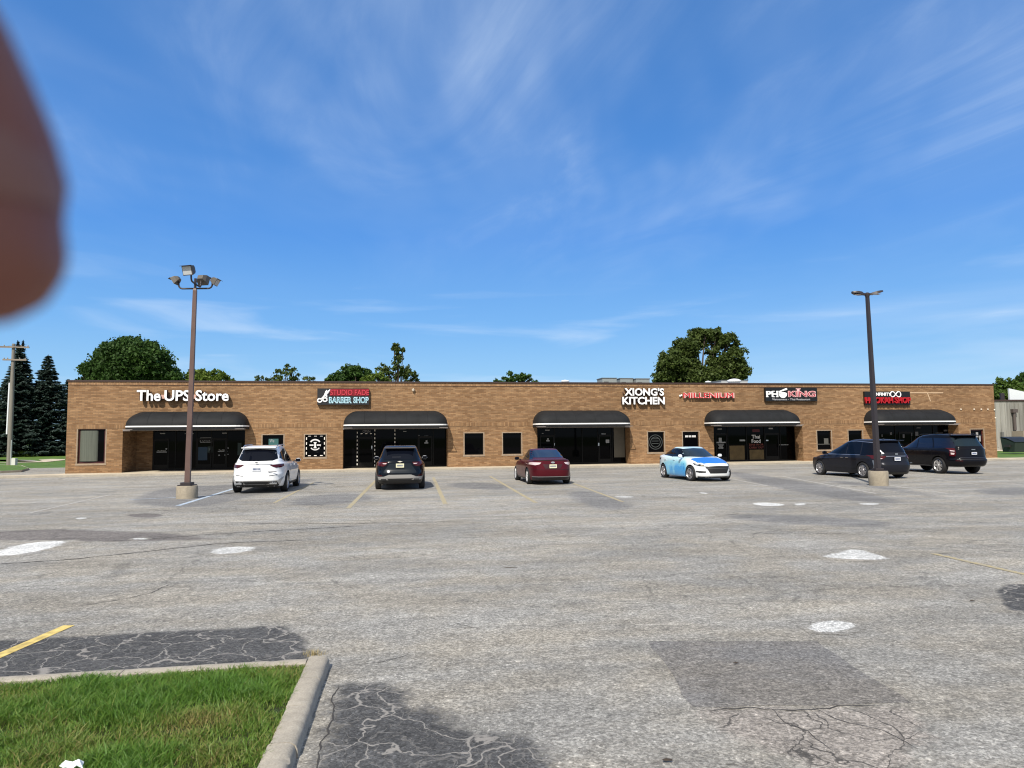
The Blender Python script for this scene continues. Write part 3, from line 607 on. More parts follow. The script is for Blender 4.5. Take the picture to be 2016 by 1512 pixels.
# windows
def window(w, fm=M_FRAME, fr=0.055):
    u0, u1, z0, z1 = w; mb = MB(); y0, y1 = 0.10, 0.16
    mb.box(u0, u0 + fr, y0, y1, z0, z1); mb.box(u1 - fr, u1, y0, y1, z0, z1); mb.box(u0 + fr, u1 - fr, y0, y1, z0, z0 + fr); mb.box(u0 + fr, u1 - fr, y0, y1, z1 - fr, z1)
    f = mb.build('window', fm, bld)
    p = MB(); p.box(u0 + fr, u1 - fr, 0.125, 0.145, z0 + fr, z1 - fr); p.build('pane', M_GLASS, f)
    s = MB(); s.box(u0 - 0.10, u1 + 0.08, -0.03, 0.0995, z0 - 0.11, z0 - 0.001); s.build('sill', M_TRIM, f)
    s = MB(); s.box(u0 - 0.07, u0 - 0.0005, -0.010, -0.0005, z0, z1 + 0.06); s.box(u1 + 0.0005, u1 + 0.07, -0.010, -0.0005, z0, z1 + 0.06); s.box(u0 - .0004, u1 + .0004, -0.010, -0.0005, z1 + 0.001, z1 + 0.06)
    s.build('surround', M_TRIM, f); return f
WF = []
for i, w in enumerate(wins): WF.append(window(w, M_REDF if i in (0, 9) else M_FRAME, 0.09 if i in (0, 9) else 0.055))
def fbox(mb, x0, y0, x1, y1, v, t=0.008, mi=0):
    u0, z1 = FAC(x0, y0, v); u1, z0 = FAC(x1, y1, v); mb.box(min(u0, u1), max(u0, u1), v - t, v, min(z0, z1), max(z0, z1), mi)
# first window: pale roller curtain behind the glass
def half_round(mb, x0, x1, y0, y1, v, r=0.12):
    u0, z1 = FAC(x0, y0, v); u1, z0 = FAC(x1, y1, v); n = 10; vs = []
    for i in range(n + 1):
        a = math.pi * i / n; x = (u0 + u1) / 2 - math.cos(a) * (u1 - u0) / 2; y = v - math.sin(a) * r; vs += [(x, y, z0), (x, y, z1)]
    mb.add(vs, [(2 * i, 2 * i + 2, 2 * i + 3, 2 * i + 1) for i in range(n)])
mb = MB(); half_round(mb, 158.5, 192, 848, 908, 0.122, 0.10)
mb.build('curtain', mat('grey_curtain', (0.085, 0.095, 0.075), 0.5, var=0.2, vscale=3, vs=(6, 1, .2)), WF[0], smooth=True)
mb = MB(); fbox(mb, 529, 864, 548, 878, 0.12); mb.build('poster', mat('teal_poster', (0.03, 0.10, 0.10), 0.5), WF[1])
u0, z0 = FAC(531, 871, .11); text_mesh('lettering', 'We', M_STICK, WF[1], width=FAC(540, 871, .11)[0] - u0, height=0.2, loc=(u0, .111, z0), extrude=0.004)
# barber window: dashed light strip and round emblem with pole
def dashes(mb, pts, v, on=0.16, off=0.11, w=0.05, t=0.02):
    for (ua, za), (ub_, zb) in zip(pts[:-1], pts[1:]):
        L_ = math.hypot(ub_ - ua, zb - za); k = max(1, int(L_ / (on + off))); st = L_ / k
        for i in range(k):
            s0 = (i + 0.5) * st - on / 2; s1 = s0 + on; a = (ua + (ub_ - ua) * s0 / L_, za + (zb - za) * s0 / L_); b = (ua + (ub_ - ua) * s1 / L_, za + (zb - za) * s1 / L_)
            mb.box(min(a[0], b[0]) - (w / 2 if abs(a[0] - b[0]) < .01 else 0), max(a[0], b[0]) + (w / 2 if abs(a[0] - b[0]) < .01 else 0), v - t, v, min(a[1], b[1]) - (w / 2 if abs(a[1] - b[1]) < .01 else 0), max(a[1], b[1]) + (w / 2 if abs(a[1] - b[1]) < .01 else 0))
w = wins[2]; i_ = 0.085
M_LED = mat('led_strip_off', (0.75, 0.72, 0.66), 0.5); cs_ = [(w[0] + i_, w[2] + i_), (w[1] - i_, w[2] + i_), (w[1] - i_, w[3] - i_), (w[0] + i_, w[3] - i_), (w[0] + i_, w[2] + i_)]
for k_ in range(4):
    mb = MB(); dashes(mb, cs_[k_:k_ + 2], 0.10); mb.build('light_strip', M_LED, WF[2])
mb = MB(); cu = (w[0] + w[1]) / 2 - .02; cz = (w[2] + w[3]) / 2 + 0.05
for a0, a1, r0_, r1_ in ((35, 145, .29, .375), (215, 325, .27, .33)):
    vs = []
    for i in range(13):
        a = R(a0 + (a1 - a0) * i / 12)
        for q in (r0_, r1_): vs.append((cu + math.cos(a) * q, 0.118, cz + math.sin(a) * q))
    mb.add(vs, [(2 * i, 2 * i + 1, 2 * i + 3, 2 * i + 2) for i in range(12)])
mb.box(cu - .34, cu - .10, .112, .118, cz - .045, cz + .035); mb.box(cu + .10, cu + .34, .112, .118, cz - .045, cz + .035)
mb.box(cu - .055, cu + .055, .105, .118, cz - .17, cz + .15); mb.box(cu - .09, cu + .09, .104, .118, cz + .13, cz + .18); mb.box(cu - .09, cu + .09, .104, .118, cz - .2, cz - .15)
mb.build('emblem', M_STICKW, WF[2])
# circle drawing in the sixth window, phone-like number strip in the seventh, box in the eighth
w = wins[5]; mb = MB(); cu = (w[0] + w[1]) / 2; cz = (w[2] + w[3]) / 2
for rr_ in (0.50, 0.36):
    vs = []
    for i in range(33):
        a = 2 * math.pi * i / 32
        for q in (rr_ - .04, rr_): vs.append((cu + math.cos(a) * q, 0.118, cz + math.sin(a) * q))
    mb.add(vs, [(2 * i, 2 * i + 1, 2 * i + 3, 2 * i + 2) for i in range(32)])
for dz in (-.12, .05, .2): mb.box(cu - .25, cu + .22, .113, .118, cz + dz, cz + dz + .035)
mb.build('decal', mat('dull_grey_vinyl', (0.05, 0.055, 0.055), 0.5), WF[5])
mb = MB(); r = random.Random(2)
ua, za = FAC(1349, 861, .118); ub_, _ = FAC(1370, 861, .118)
x = ua
for k, wd in enumerate((1, 1, 1, -.6, 1, 1, 1, -.6, 1, 1, 1, 1)):
    s_ = (ub_ - ua) / 11.4
    if wd < 0: x += s_ * 0.7; continue
    mb.box(x, x + s_ * .78, .112, .118, za, za + .13); x += s_
mb.build('decal', M_STICKW, WF[6])
mb = MB(); fbox(mb, 1622, 863, 1631, 874, 0.118); fbox(mb, 1610, 874, 1634, 875, .118); mb.build('poster', mat('dim_board', (0.07, 0.07, 0.062), .7), WF[7])
mb = MB(); fbox(mb, 1921, 851, 1926, 861, 0.118); fbox(mb, 1927, 857, 1931, 869, .118); mb.build('poster', mat('pale_flyer', (0.25, 0.25, 0.25), .7), WF[9])
# shop bays
def storefront(b, lo, hi, mulls, doors, fm=M_FRAME):
    """mullioned glazing between u=lo..hi at the back of the recess; mulls = px positions, doors = list of px pairs"""
    mb = MB(); v = b['rd']; fr = 0.05
    mb.box(lo, hi, v - .04, v + .04, ZL - 0.07, ZL); mb.box(lo, hi, v - .04, v + .04, WZ, WZ + 0.12)
    us = [lo + fr / 2] + [FAC(x, 880, v)[0] for x in mulls] + [hi - fr / 2]
    for q in us: mb.box(q - fr / 2, q + fr / 2, v - .039, v + .039, WZ + .12, ZL - .07)
    zt = ZL - 0.62
    for x0, x1 in doors:
        ua, ub_ = FAC(x0, 880, v)[0], FAC(x1, 880, v)[0]; mb.box(ua + fr / 2, ub_ - fr / 2, v - .038, v + .038, zt, zt + .06)
    sf = mb.build('storefront', fm, bld)
    p = MB(); p.box(lo + fr, hi - fr, v + .004, v + .02, WZ + .12, ZL - .07); p.build('pane', M_GLASS, sf)
    for x0, x1 in doors:
        ua, ub_ = FAC(x0, 880, v)[0] + .03, FAC(x1, 880, v)[0] - .03; d = MB(); s_ = .07
        d.box(ua, ua + s_, v - .03, v, WZ + .122, zt); d.box(ub_ - s_, ub_, v - .03, v, WZ + .122, zt); d.box(ua + s_, ub_ - s_, v - .03, v, zt - s_, zt); d.box(ua + s_, ub_ - s_, v - .03, v, WZ + .122, WZ + .34)
        d.box(ub_ - .1, ub_ - .075, v - .085, v - .03, WZ + .95, WZ + 1.25)
        d.build('door', fm, sf)
    return sf
SF = []
SF.append(storefront(bays[0], ub, B1['u1'], (346, 366, 387, 416, 447), ((301.5, 334), (387, 418), (418, 447))))
SF.append(storefront(bays[1], bays[1]['u0'], bays[1]['u1'], (702, 738, 778, 823, 853), ((704, 736), (823, 852))))
SF.append(storefront(bays[2], bays[2]['u0'], bays[2]['u1'], (1092, 1146, 1177, 1205), ((1062, 1092), (1178, 1204))))
SF.append(storefront(bays[3], bays[3]['u0'], bays[3]['u1'], (1433, 1470, 1505, 1536), ((1408, 1432), (1506, 1534))))
SF.append(storefront(bays[4], bays[4]['u0'], bays[4]['u1'], (1763, 1802, 1838, 1868), ((1770, 1796),)))
# recess ceilings, lintel strips, awnings
for k, b in enumerate(bays):
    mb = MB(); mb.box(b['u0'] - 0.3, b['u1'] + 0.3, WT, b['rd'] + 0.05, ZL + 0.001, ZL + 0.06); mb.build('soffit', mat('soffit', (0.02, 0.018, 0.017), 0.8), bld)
    mb = MB(); mb.box(b['u0'], b['u1'], -0.03, -0.002, ZL - 0.10, ZL + 0.0); mb.build('lintel', M_GREYM, bld)
M_STRIPE = mat('white_awning_stripe', (0.82, 0.82, 0.80), 0.6)
def awning(b):
    u0, u1 = b['a0'], b['a1']; H_ = ZAT - ZAS; P = PROJ; RS = 0.82; nphi = 12
    loops = []
    def foot(inset, depth, z):
        x0, x1 = u0 + inset, u1 - inset; rc = min(0.75, depth * .95); pts = [(x0, -0.001)]
        for i in range(6):
            a = math.pi / 2 * i / 5; pts.append((x0 + rc - rc * math.cos(a), -(depth - rc) - rc * math.sin(a)))
        k = 22
        for i in range(1, k): pts.append((x0 + rc + (x1 - x0 - 2 * rc) * i / k, -depth))
        for i in range(6):
            a = math.pi / 2 * (1 - i / 5); pts.append((x1 - rc + rc * math.cos(a), -(depth - rc) - rc * math.sin(a)))
        pts.append((x1, -0.001)); return [(x, y, z) for x, y in pts]
    loops.append(foot(0, P, ZAS))
    for i in range(1, nphi + 1):
        ph = math.pi / 2 * i / nphi; loops.append(foot(RS * (1 - math.cos(ph)), max(P * math.cos(ph), 0.015), ZAS + H_ * math.sin(ph)))
    vs = [v for l in loops for v in l]; n = len(loops[0]); fs = []
    for i in range(len(loops) - 1):
        for j in range(n - 1): fs.append((i * n + j, i * n + j + 1, (i + 1) * n + j + 1, (i + 1) * n + j))
    mb = MB(); mb.add(vs, fs)
    a = mb.build('awning', M_AWN, bld, auto=True)
    def band(name, z0, z1, out, mt):
        l0 = foot(-out, P + out, z0); l1 = foot(-out, P + out, z1); q = MB(); q.add(l0 + l1, [(j, j + 1, n + j + 1, n + j) for j in range(n - 1)]); o = q.build(name, mt, a)
        o.modifiers.new('s', 'SOLIDIFY').thickness = 0.01; return o
    band('stripe', ZAS - 0.10, ZAS - 0.02, 0.008, M_STRIPE); band('valance', ZAS - 0.26, ZAS - 0.102, 0.004, M_AWN); band('piping', ZAS - 0.018, ZAS + 0.02, 0.006, M_AWN)
    # seams: thin ribs over the frame bows
    nb = max(4, int((u1 - u0) / 1.15))
    for i in range(1, nb):
        x = u0 + (u1 - u0) * i / nb
        if x - u0 < RS * .9 or u1 - x < RS * .9: continue
        q = MB(); q.tube([(x, -P * math.cos(math.pi / 2 * t / 10) - 0.002, ZAS + H_ * math.sin(math.pi / 2 * t / 10) + .002) for t in range(0, 10)], 0.010, 5); q.build('seam', M_AWN, a)
    # supports under the canopy
    q = MB()
    for x in (u0 + .05, u1 - .05): q.tube([(x, -0.02, ZAS - 0.24), (x, -P + .03, ZAS - 0.24)], 0.02, 6)
    q.tube([(u0 + .05, -P + .04, ZAS - 0.24), (u1 - .05, -P + .04, ZAS - 0.24)], 0.02, 6); q.build('awning_frame', M_GREYM, a)
for b in bays: awning(b)
# ---- things seen on the shop glass
vv = RD - 0.001; SFV = {}
def sfv(sf): return bays[SF.index(sf)]['rd'] - .001 if sf in SF else vv
def stick(sf, rects, mt, name='decal', t=0.006, v=None):
    for x0, y0, x1, y1 in rects:
        mb = MB(); fbox(mb, x0, y0, x1, y1, (v or sfv(sf)), t); mb.build(name, mt, sf)
def ftext(sf, body, x0, y0, x1, y1, mt, v=None, off=0.0, name='lettering', ex=0.006):
    v = v or sfv(sf); ua, za = FAC(x0, y1, v); ub_, zb = FAC(x1, y0, v); return text_mesh(name, body, mt, sf, width=ub_ - ua, height=zb - za, loc=(ua, v, za), extrude=ex, offset=off)
stick(SF[0], [(389, 880, 408, 906)], mat('blue_poster', (0.006, 0.035, 0.075), .5), 'poster')
ftext(SF[0], 'OPEN', 398.5, 864.5, 413.5, 869, M_STICK, off=.01); 
mb = MB()
for x0, y0, x1, y1, in ((394, 861.6, 417.5, 862.4), (394, 870, 417.5, 871), (394, 862.4, 394.8, 870), (416.7, 862.4, 417.5, 870)): fbox(mb, x0, y0, x1, y1, sfv(SF[0]), .02)
mb.build('open_sign_frame', M_STICK, SF[0])
ftext(SF[0], 'The UPS Store', 310, 886.3, 327, 888.6, M_STICKW); ftext(SF[0], 'The UPS Store', 430.5, 884.8, 447, 887.2, M_STICKW)
stick(SF[0], [(308.5, 889.3, 328.5, 890.8), (326, 882.3, 329, 885), (315, 852.5, 325, 854.4), (437.5, 851.8, 449, 853.7), (429, 888, 448, 889.3), (430, 895, 433, 897.6), (442, 894, 446.5, 897.5), (446.5, 893.5, 450, 895), (447, 881, 450, 883.6), (411, 883, 414, 887.5), (366, 886.5, 368, 889.5), (364, 852.8, 381, 854.4), (356, 847, 381, 848)], M_STICK)
stick(SF[0], [(304, 924.5, 333, 925.6)], M_GREYM, 'threshold')
stick(SF[0], [(409, 879, 418, 891), (468, 872, 475, 896)], mat('dark_green_notice', (0.012, 0.035, 0.032), .5), 'notice')
# barber bay: dashed light strips round door and window
mb = MB()
def dpx(pts): return [FAC(x, y, RD - .05) for x, y in pts]
for pl in (((703.5, 848), (703.5, 918)), ((738, 843.5), (738, 920)), ((738, 843.5), (777.5, 843.5)), ((777.5, 843.5), (777.5, 905)), ((707, 844.5), (735, 844.5)), ((707, 853.8), (735, 853.8))):
    q = dpx(pl)
    q = [(q[0][0], q[0][1]), (q[0][0] if abs(pl[0][0] - pl[1][0]) < .1 else q[1][0], q[1][1] if abs(pl[0][0] - pl[1][0]) < .1 else q[0][1])]
    mb = MB(); dashes(mb, q, RD - .05, 0.115, 0.125, 0.05); mb.build('light_strip', M_LED, SF[1])
ftext(SF[1], 'OPEN', 714, 846.4, 729, 852, mat('dim_white', (.22, .22, .24), .6), off=.0)
stick(SF[1], [(785, 844, 799.5, 845), (794, 848.7, 800, 849.8), (824, 856.5, 825.5, 864.5), (835, 858, 843.5, 860.5), (838, 867, 841.5, 870), (835.5, 870.8, 843, 873)], M_STICK)
stick(SF[1], [(731, 877.5, 733, 884)], mat('chrome', (.5, .5, .5), .25, 1.0), 'handle', t=.06)
# third bay
stick(SF[2], [(1073, 846, 1082, 848), (1066.5, 852.5, 1070, 853.8), (1077, 863, 1080.5, 865.6), (1075.5, 866.4, 1082, 869), (1184, 853.5, 1192.5, 855.5), (1192.5, 865.5, 1199.5, 872)], M_STICK)
stick(SF[2], [(1091, 872.5, 1092, 877), (1177, 872, 1179.5, 877.5)], mat('chrome', (.5, .5, .5), .25, 1.0), 'handle', t=.05)
stick(SF[2], [(1208, 840.5, 1237.5, 900)], mat('beige_panel', (0.115, 0.105, 0.085), .8, var=.12, vscale=1.3), 'panel', t=.02)
stick(SF[2], [(1178, 911, 1203, 912.6)], M_GREYM, 'threshold')
# fourth bay
M_PAPER = mat('kraft_paper', (0.105, 0.072, 0.030), .8, var=.3, vscale=2.2)
stick(SF[3], [(1436, 877.5, 1466.5, 906.5), (1475.5, 885.5, 1504.5, 906.5)], M_PAPER, 'paper_screen')
ftext(SF[3], 'Thai', 1480, 856, 1496, 863.5, M_STICKW, off=.015); ftext(SF[3], 'Food', 1480, 864.5, 1497, 872, M_STICKW, off=.015)
M_REDT = mat('faded_red_letters', (0.16, 0.03, 0.02), .6)
ftext(SF[3], 'DINE IN OR', 1475, 873.3, 1503, 877.2, M_REDT, off=.01); ftext(SF[3], 'CARRY OUT', 1475, 878.8, 1503.5, 883.2, M_REDT, off=.01)
stick(SF[3], [(1481, 845, 1495.5, 850.5)], mat('deep_red_sign', (0.07, 0.004, 0.010), .5), 'notice')
stick(SF[3], [(1412.5, 843.7, 1421, 845.6), (1409, 853.3, 1428, 855.2), (1415, 862, 1421, 870.5), (1409.5, 870, 1428.5, 872.2), (1413, 874, 1425, 875), (1414.5, 876.3, 1424, 877.3), (1416, 878.6, 1423, 879.6), (1414.5, 880.8, 1424, 883), (1513, 842.5, 1521.5, 844.8), (1456, 865.5, 1467, 868.5), (1534, 875.3, 1552, 876.2)], M_STICK)
stick(SF[3], [(1507.5, 866, 1512, 868.2)], mat('chrome', (.5, .5, .5), .25, 1.0), 'handle', t=.05)
# fifth bay: goods behind the glass
stick(SF[4], [(1804, 841.5, 1812, 843.2), (1793, 852, 1796, 858), (1801, 850, 1808, 858), (1735.5, 855, 1737.5, 860), (1777, 855, 1781, 862), (1752, 851, 1756, 856), (1858, 846, 1866, 849), (1842, 852, 1856, 853)], mat('dim_goods', (.10, .10, .11), .6), 'goods')
# little lights and fittings on the wall
for x, y in ((1891, 806), (1917, 806), (1931, 806), (1944, 806), (1957, 807), (1959, 823)):
    ua, za = FAC(x, y); mb = MB(); mb.lathe([(0, .09), (.05, .07), (.065, 0.02), (.05, 0)], 10, Matrix.Translation((ua, -0.005, za)) @ Matrix.Rotation(R(90), 4, 'X')); mb.build('wall_fitting', mat('pale_fitting', (.62, .55, .45), .6), bld, smooth=True)
ua, za = FAC(813.5, 767.5); mb = MB(); mb.lathe([(0, -.12), (.07, -.09), (.095, 0), (.10, .05), (0, .06)], 14, Matrix.Translation((ua, -.12, za))); mb.box(ua - .03, ua + .03, -.12, -.001, za + .05, za + .09)
mb.build('security_camera', mat('cream_plastic', (.55, .48, .38), .5), bld, auto=True)
# repaired mortar seams on the right
mb = MB(); M_SEAM = mat('pale_mortar', (.52, .38, .25), .9)
for (x0, y0), (x1, y1) in (((1791, 773.2), (1857, 774.4)), ((1826, 774), (1832, 790))):
    a = FAC(x0, y0); b = FAC(x1, y1)
    if abs(x1 - x0) > 20: mb.box(a[0], b[0], -.004, -.0005, a[1] - .03, a[1] + .03)
    else: mb.poly([(a[0] - .03, -.0045, a[1]), (a[0] + .03, -.0045, a[1]), (b[0] + .03, -.0045, b[1]), (b[0] - .03, -.0045, b[1])], (0, .004, 0))
mb.build('mortar_seam', M_SEAM, bld)
# ------------------------------------------------------------------ signs (each a thing on the wall)
def sign_root(name, label):
    o = empty(name, fo, FANG); tag(o, label, 'sign', 'shop signs on the brick front'); return o
def lift(root, x, y, v=0):
    """move the sign's origin to its own place on the wall"""
    u_, z_ = FAC(x, y, v); off = Vector((u_, 0, z_)); root.location = LOC(u_, 0, z_)
    for c in root.children: c.data.transform(Matrix.Translation(-off))
def ws(n): return n
# letters 1
M_SIGNW = mat('sign_white_face', (0.86, 0.86, 0.86), 0.4); M_RETURN = mat('letter_return', (0.05, 0.035, 0.035), 0.5)
M_RED = mat('sign_red', (0.50, 0.012, 0.020), 0.4); M_DRED = mat('sign_dark_red', (0.17, 0.004, 0.010), 0.4); M_BLK = mat('sign_black', (0.006, 0.006, 0.007), 0.35)
s1 = sign_root('shop_sign', 'raised white letters reading The UPS Store above the leftmost awning')
def words(root, parts, v, ex, face, off, ret=M_RETURN, roff=None):
    for body, x0, y0, x1, y1 in parts:
        for k in (0, 1):
            e = ex if k == 0 else ex + .012; vv_ = v
            ua, za = FAC(x0, y1, v - ex); ub_, zb = FAC(x1, y0, v - ex); d = 0.012 if k == 0 else 0
            text_mesh('letter_body' if k == 0 else 'letter_face', body, ret if k == 0 else face, root, width=ub_ - ua + 2 * d, height=zb - za + 2 * d, loc=(ua - d, v if k == 0 else v - ex - .001, za - d), extrude=ex if k == 0 else .012, offset=off + (.012 if k == 0 else 0))
words(s1, (('The', 269, 768, 316.5, 789.5), ('UPS', 323.5, 768, 374, 789.5), ('Store', 384.5, 768, 450.5, 789.5)), -0.10, 0.24, M_SIGNW, 0.022)
mb = MB(); fbox(mb, 317.5, 777.5, 325.5, 785, -.1, .10); fbox(mb, 376, 777, 387, 785, -.1, .10); mb.build('link_bar', mat('faded_pink', (.55, .33, .27), .5), s1)
mb = MB(); fbox(mb, 275, 779, 449, 786.5, -.001, .098); mb.build('raceway', mat('raceway_brown', (.12, .07, .05), .6), s1)
lift(s1, 360, 779)
# barber shop
s2 = sign_root('shop_sign', 'black box sign with white scissors and Studio Fade Barber Shop in red and pale blue')
mb = MB(); fbox(mb, 625.5, 765, 726.5, 797, -.03, .22); mb.build('sign_box', mat('barber_sign_panel', (.018, .018, .020), .4), s2)
ft = -.251
mb = MB(); fbox(mb, 649.5, 765.5, 726.3, 779.3, ft, .012); mb.build('red_panel', M_DRED, s2)
def stext(root, body, x0, y0, x1, y1, v, mt, off=.02, ex=.03, name='lettering'):
    ua, za = FAC(x0, y1, v); ub_, zb = FAC(x1, y0, v); return text_mesh(name, body, mt, root, width=ub_ - ua, height=zb - za, loc=(ua, v, za), extrude=ex, offset=off)
stext(s2, 'STUDIO FADE', 650.5, 767.5, 726.5, 778, ft - .013, mat('pink_red', (.55, .045, .07), .4), .0)
for x0, x1, wd in ((647.6, 692.6, 'BARBER'), (695.8, 725.6, 'SHOP')):
    stext(s2, wd, x0, 781.5, x1, 793.8, ft, mat('pale_blue_letter', (.50, .74, .84), .4), .045, .02); stext(s2, wd, x0 + 1.3, 783, x1 - 1.3, 792.2, ft - .022, mat('teal_letter', (.03, .12, .16), .4), -.012, .01)
mb = MB()
def sc(px, py): 
    a, b = FAC(px, py, ft - .02); return Vector((a, ft - .02, b))
for pl, rr_ in (((643.5, 768, 642.5, 772, 637, 784), (.025, .07, .055)), ((650, 766.5, 646, 772, 636, 783, 632, 787), (.015, .075, .06, .06)), ((641, 776, 643, 780, 643.5, 783), (.07, .06, .05))):
    pts = [sc(pl[i], pl[i + 1]) for i in range(0, len(pl), 2)]; mb.tube(pts, list(rr_)[:len(pts)], 8)
for px, py in ((629.5, 788.5), (640, 787)):
    c = sc(px, py); pts = [c + Vector((math.cos(a * math.pi / 8) * .125, 0, math.sin(a * math.pi / 8) * .11)) for a in range(17)]; mb.tube(pts, .045, 8)
mb.build('scissors_emblem', M_SIGNW, s2, smooth=True); lift(s2, 676, 781)
# kitchen
s3 = sign_root('shop_sign', "raised white block letters in two rows reading Xiong's Kitchen")
words(s3, (("XIONG'S", 1229.5, 764, 1307, 779), ('KITCHEN', 1225.5, 781.3, 1308.5, 796.3)), -0.08, 0.2, M_SIGNW, 0.03)
mb = MB(); fbox(mb, 1232, 769, 1305, 775, -.001, .078); fbox(mb, 1228, 786, 1306, 792, -.001, .078); fbox(mb, 1225.2, 771, 1227.5, 774.5, -.08, .04); fbox(mb, 1222.4, 787, 1224.4, 791, -.08, .04); mb.build('raceway', mat('raceway_brown', (.12, .07, .05), .6), s3); lift(s3, 1267, 780)
s4 = sign_root('shop_sign', 'small red raised letters with white edges reading Millenium')
for e, f_, o_, d in ((.14, mat('faded_pink_edge', (.62, .40, .37), .5), .02, .0), (.012, M_RED, .0, .25)):
    stext(s4, 'MILLENIUM', 1345 + d * 1.6, 773.3 + d * 1.6, 1443.8 - d * 1.6, 784 - d * 1.6, -.08 if d == 0 else -.222, f_, o_, e, 'letter_edge' if d == 0 else 'letter_face')
mb = MB(); fbox(mb, 1345, 776, 1443, 783, -.001, .078); mb.build('raceway', mat('raceway_brown', (.12, .07, .05), .6), s4)
mb = MB(); fbox(mb, 1337, 777.5, 1340, 780.5, -.08, .05); fbox(mb, 1340.3, 776.5, 1342.5, 779.5, -.08, .05); mb.build('end_cap', M_SIGNW, s4); lift(s4, 1394, 779)
# restaurant
s5 = sign_root('shop_sign', 'black box sign with white and red Pho King lettering and a noodle bowl')
mb = MB(); fbox(mb, 1503.5, 763.7, 1606, 790, -.02, .2); mb.build('sign_box', M_BLK, s5); ft = -.221
def serif(root, body, x0, y0, x1, y1, v, mt, ex=.03, off=.012, sw=2.2):
    stext(root, body, x0, y0, x1, y1, v, mt, off, ex)
serif(s5, 'PH', 1508.5, 770, 1531.5, 781.5, ft, M_SIGNW, off=.03)
mb = MB()
for x in (1508, 1520.2, 1527.5): fbox(mb, x, 780.6, x + 4.8, 781.8, ft, .028); 
for x in (1520.2, 1527.5): fbox(mb, x, 769.6, x + 4.8, 770.8, ft, .028)
mb.build('serif', M_SIGNW, s5)
cu, cz = FAC(1541, 775.2, ft); mb = MB(); w_ = FAC(1549, 775, ft)[0] - cu
mb.poly([(cu + w_ * math.cos(a), ft, cz + w_ * .95 * math.sin(a) - (0 if math.sin(a) < 0 else w_ * .6 * math.sin(a))) for a in [2 * math.pi * i / 24 for i in range(24)]], (0, -.03, 0))
a0 = Vector((cu - w_ * 1.0, ft - .03, cz + w_ * .42)); a1 = Vector((cu + w_ * .95, ft - .03, cz + w_ * 1.05)); mb.tube([a0, a1], [.04, .075], 8); mb.tube([a0 + Vector((0, 0, -.06)), a0 + Vector((w_ * .6, 0, -.04))], [.04, .05], 8)
mb.build('bowl_emblem', M_SIGNW, s5)
stext(s5, 'KING', 1551.5, 769.5, 1605.5, 781.7, ft, mat('pink_edge', (.72, .42, .42), .4), .05, .02, 'letter_edge'); stext(s5, 'KING', 1553, 770.6, 1604.3, 780.8, ft - .021, mat('maroon_face', (.30, .02, .04), .4), -.005, .01, 'letter_face')
mb = MB(); fbox(mb, 1566.5, 764.8, 1576, 766.3, ft, .022); fbox(mb, 1568.8, 766.3, 1573.8, 770.5, ft, .022); mb.build('crown', mat('pink_edge', (.72, .42, .42), .4), s5)
stext(s5, 'Vietnamese - Thai Restaurant', 1520, 784.2, 1595, 788, ft, mat('grey_letter', (.38, .38, .40), .4), .01, .01); lift(s5, 1554, 777)
mb = MB()
# hookah
s6 = sign_root('shop_sign', 'black and red box sign reading Infinity Hookah Shop behind the right lamp post')
mb = MB(); fbox(mb, 1699, 771, 1789.5, 797, -.02, .16); mb.build('sign_box', M_BLK, s6); ft = -.181
stext(s6, 'INFINITY', 1722.5, 773, 1753.5, 779.3, ft, M_SIGNW, .02)
cu, cz = FAC(1763, 776.3, ft); mb = MB(); pts = []
for i in range(33):
    a = 2 * math.pi * i / 32; d_ = 1 + math.sin(a) ** 2; pts.append((cu + .42 * math.cos(a) / d_, ft - .01, cz + .36 * math.sin(a) * math.cos(a) / d_ * 1.5))
mb.tube(pts, .038, 6); mb.build('infinity_emblem', M_SIGNW, s6)
stext(s6, 'HOOKAH SHOP', 1702.5, 782, 1790.5, 794.3, ft, mat('hookah_red', (.36, .006, .012), .4), .03, .14, 'lettering'); lift(s6, 1744, 784)

# ------------------------------------------------------------------ vehicles
def car_loops(rows, sub=3, N=112):
    a, w, n = 2.35, 0.92, 5.0
    th = np.linspace(0, 2 * math.pi, 4001)[:-1]; c, s_ = np.cos(th), np.sin(th)
    X = a * np.sign(c) * np.abs(c) ** (2 / n); Y = w * np.sign(s_) * np.abs(s_) ** (2 / n)
    d = np.hypot(np.diff(np.r_[X, X[0]]), np.diff(np.r_[Y, Y[0]])); cum = np.r_[0, np.cumsum(d)]; T = th[np.clip(np.searchsorted(cum, np.linspace(0, cum[-1], N + 1)[:-1]), 0, 3999)]
    out = []
    for (xr, xf, w_, z, nr, nf) in rows:
        cx, a_ = (xr + xf) / 2, (xf - xr) / 2; c, s_ = np.cos(T), np.sin(T)
        ex = np.where(c >= 0, 2 / nf, 2 / nr)
        x = cx + a_ * np.sign(c) * np.abs(c) ** ex; y = w_ * np.sign(s_) * np.abs(s_) ** ex
        if isinstance(z, (int, float)): zz = np.full(N, float(z))
        else:
            q = sorted(z); zz = np.interp(x, [p[0] for p in q], [p[1] for p in q])
        out.append(np.stack([x, y, zz], 1))
    res = []
    for i in range(len(out) - 1):
        p0 = out[max(i - 1, 0)]; p1 = out[i]; p2 = out[i + 1]; p3 = out[min(i + 2, len(out) - 1)]
        for k in range(sub):
            t = k / sub; m1 = (p2 - p0) * 0.5 * 0.8; m2 = (p3 - p1) * 0.5 * 0.8
            res.append((2 * t**3 - 3 * t**2 + 1) * p1 + (t**3 - 2 * t**2 + t) * m1 + (-2 * t**3 + 3 * t**2) * p2 + (t**3 - t**2) * m2)
    res.append(out[-1]); return res
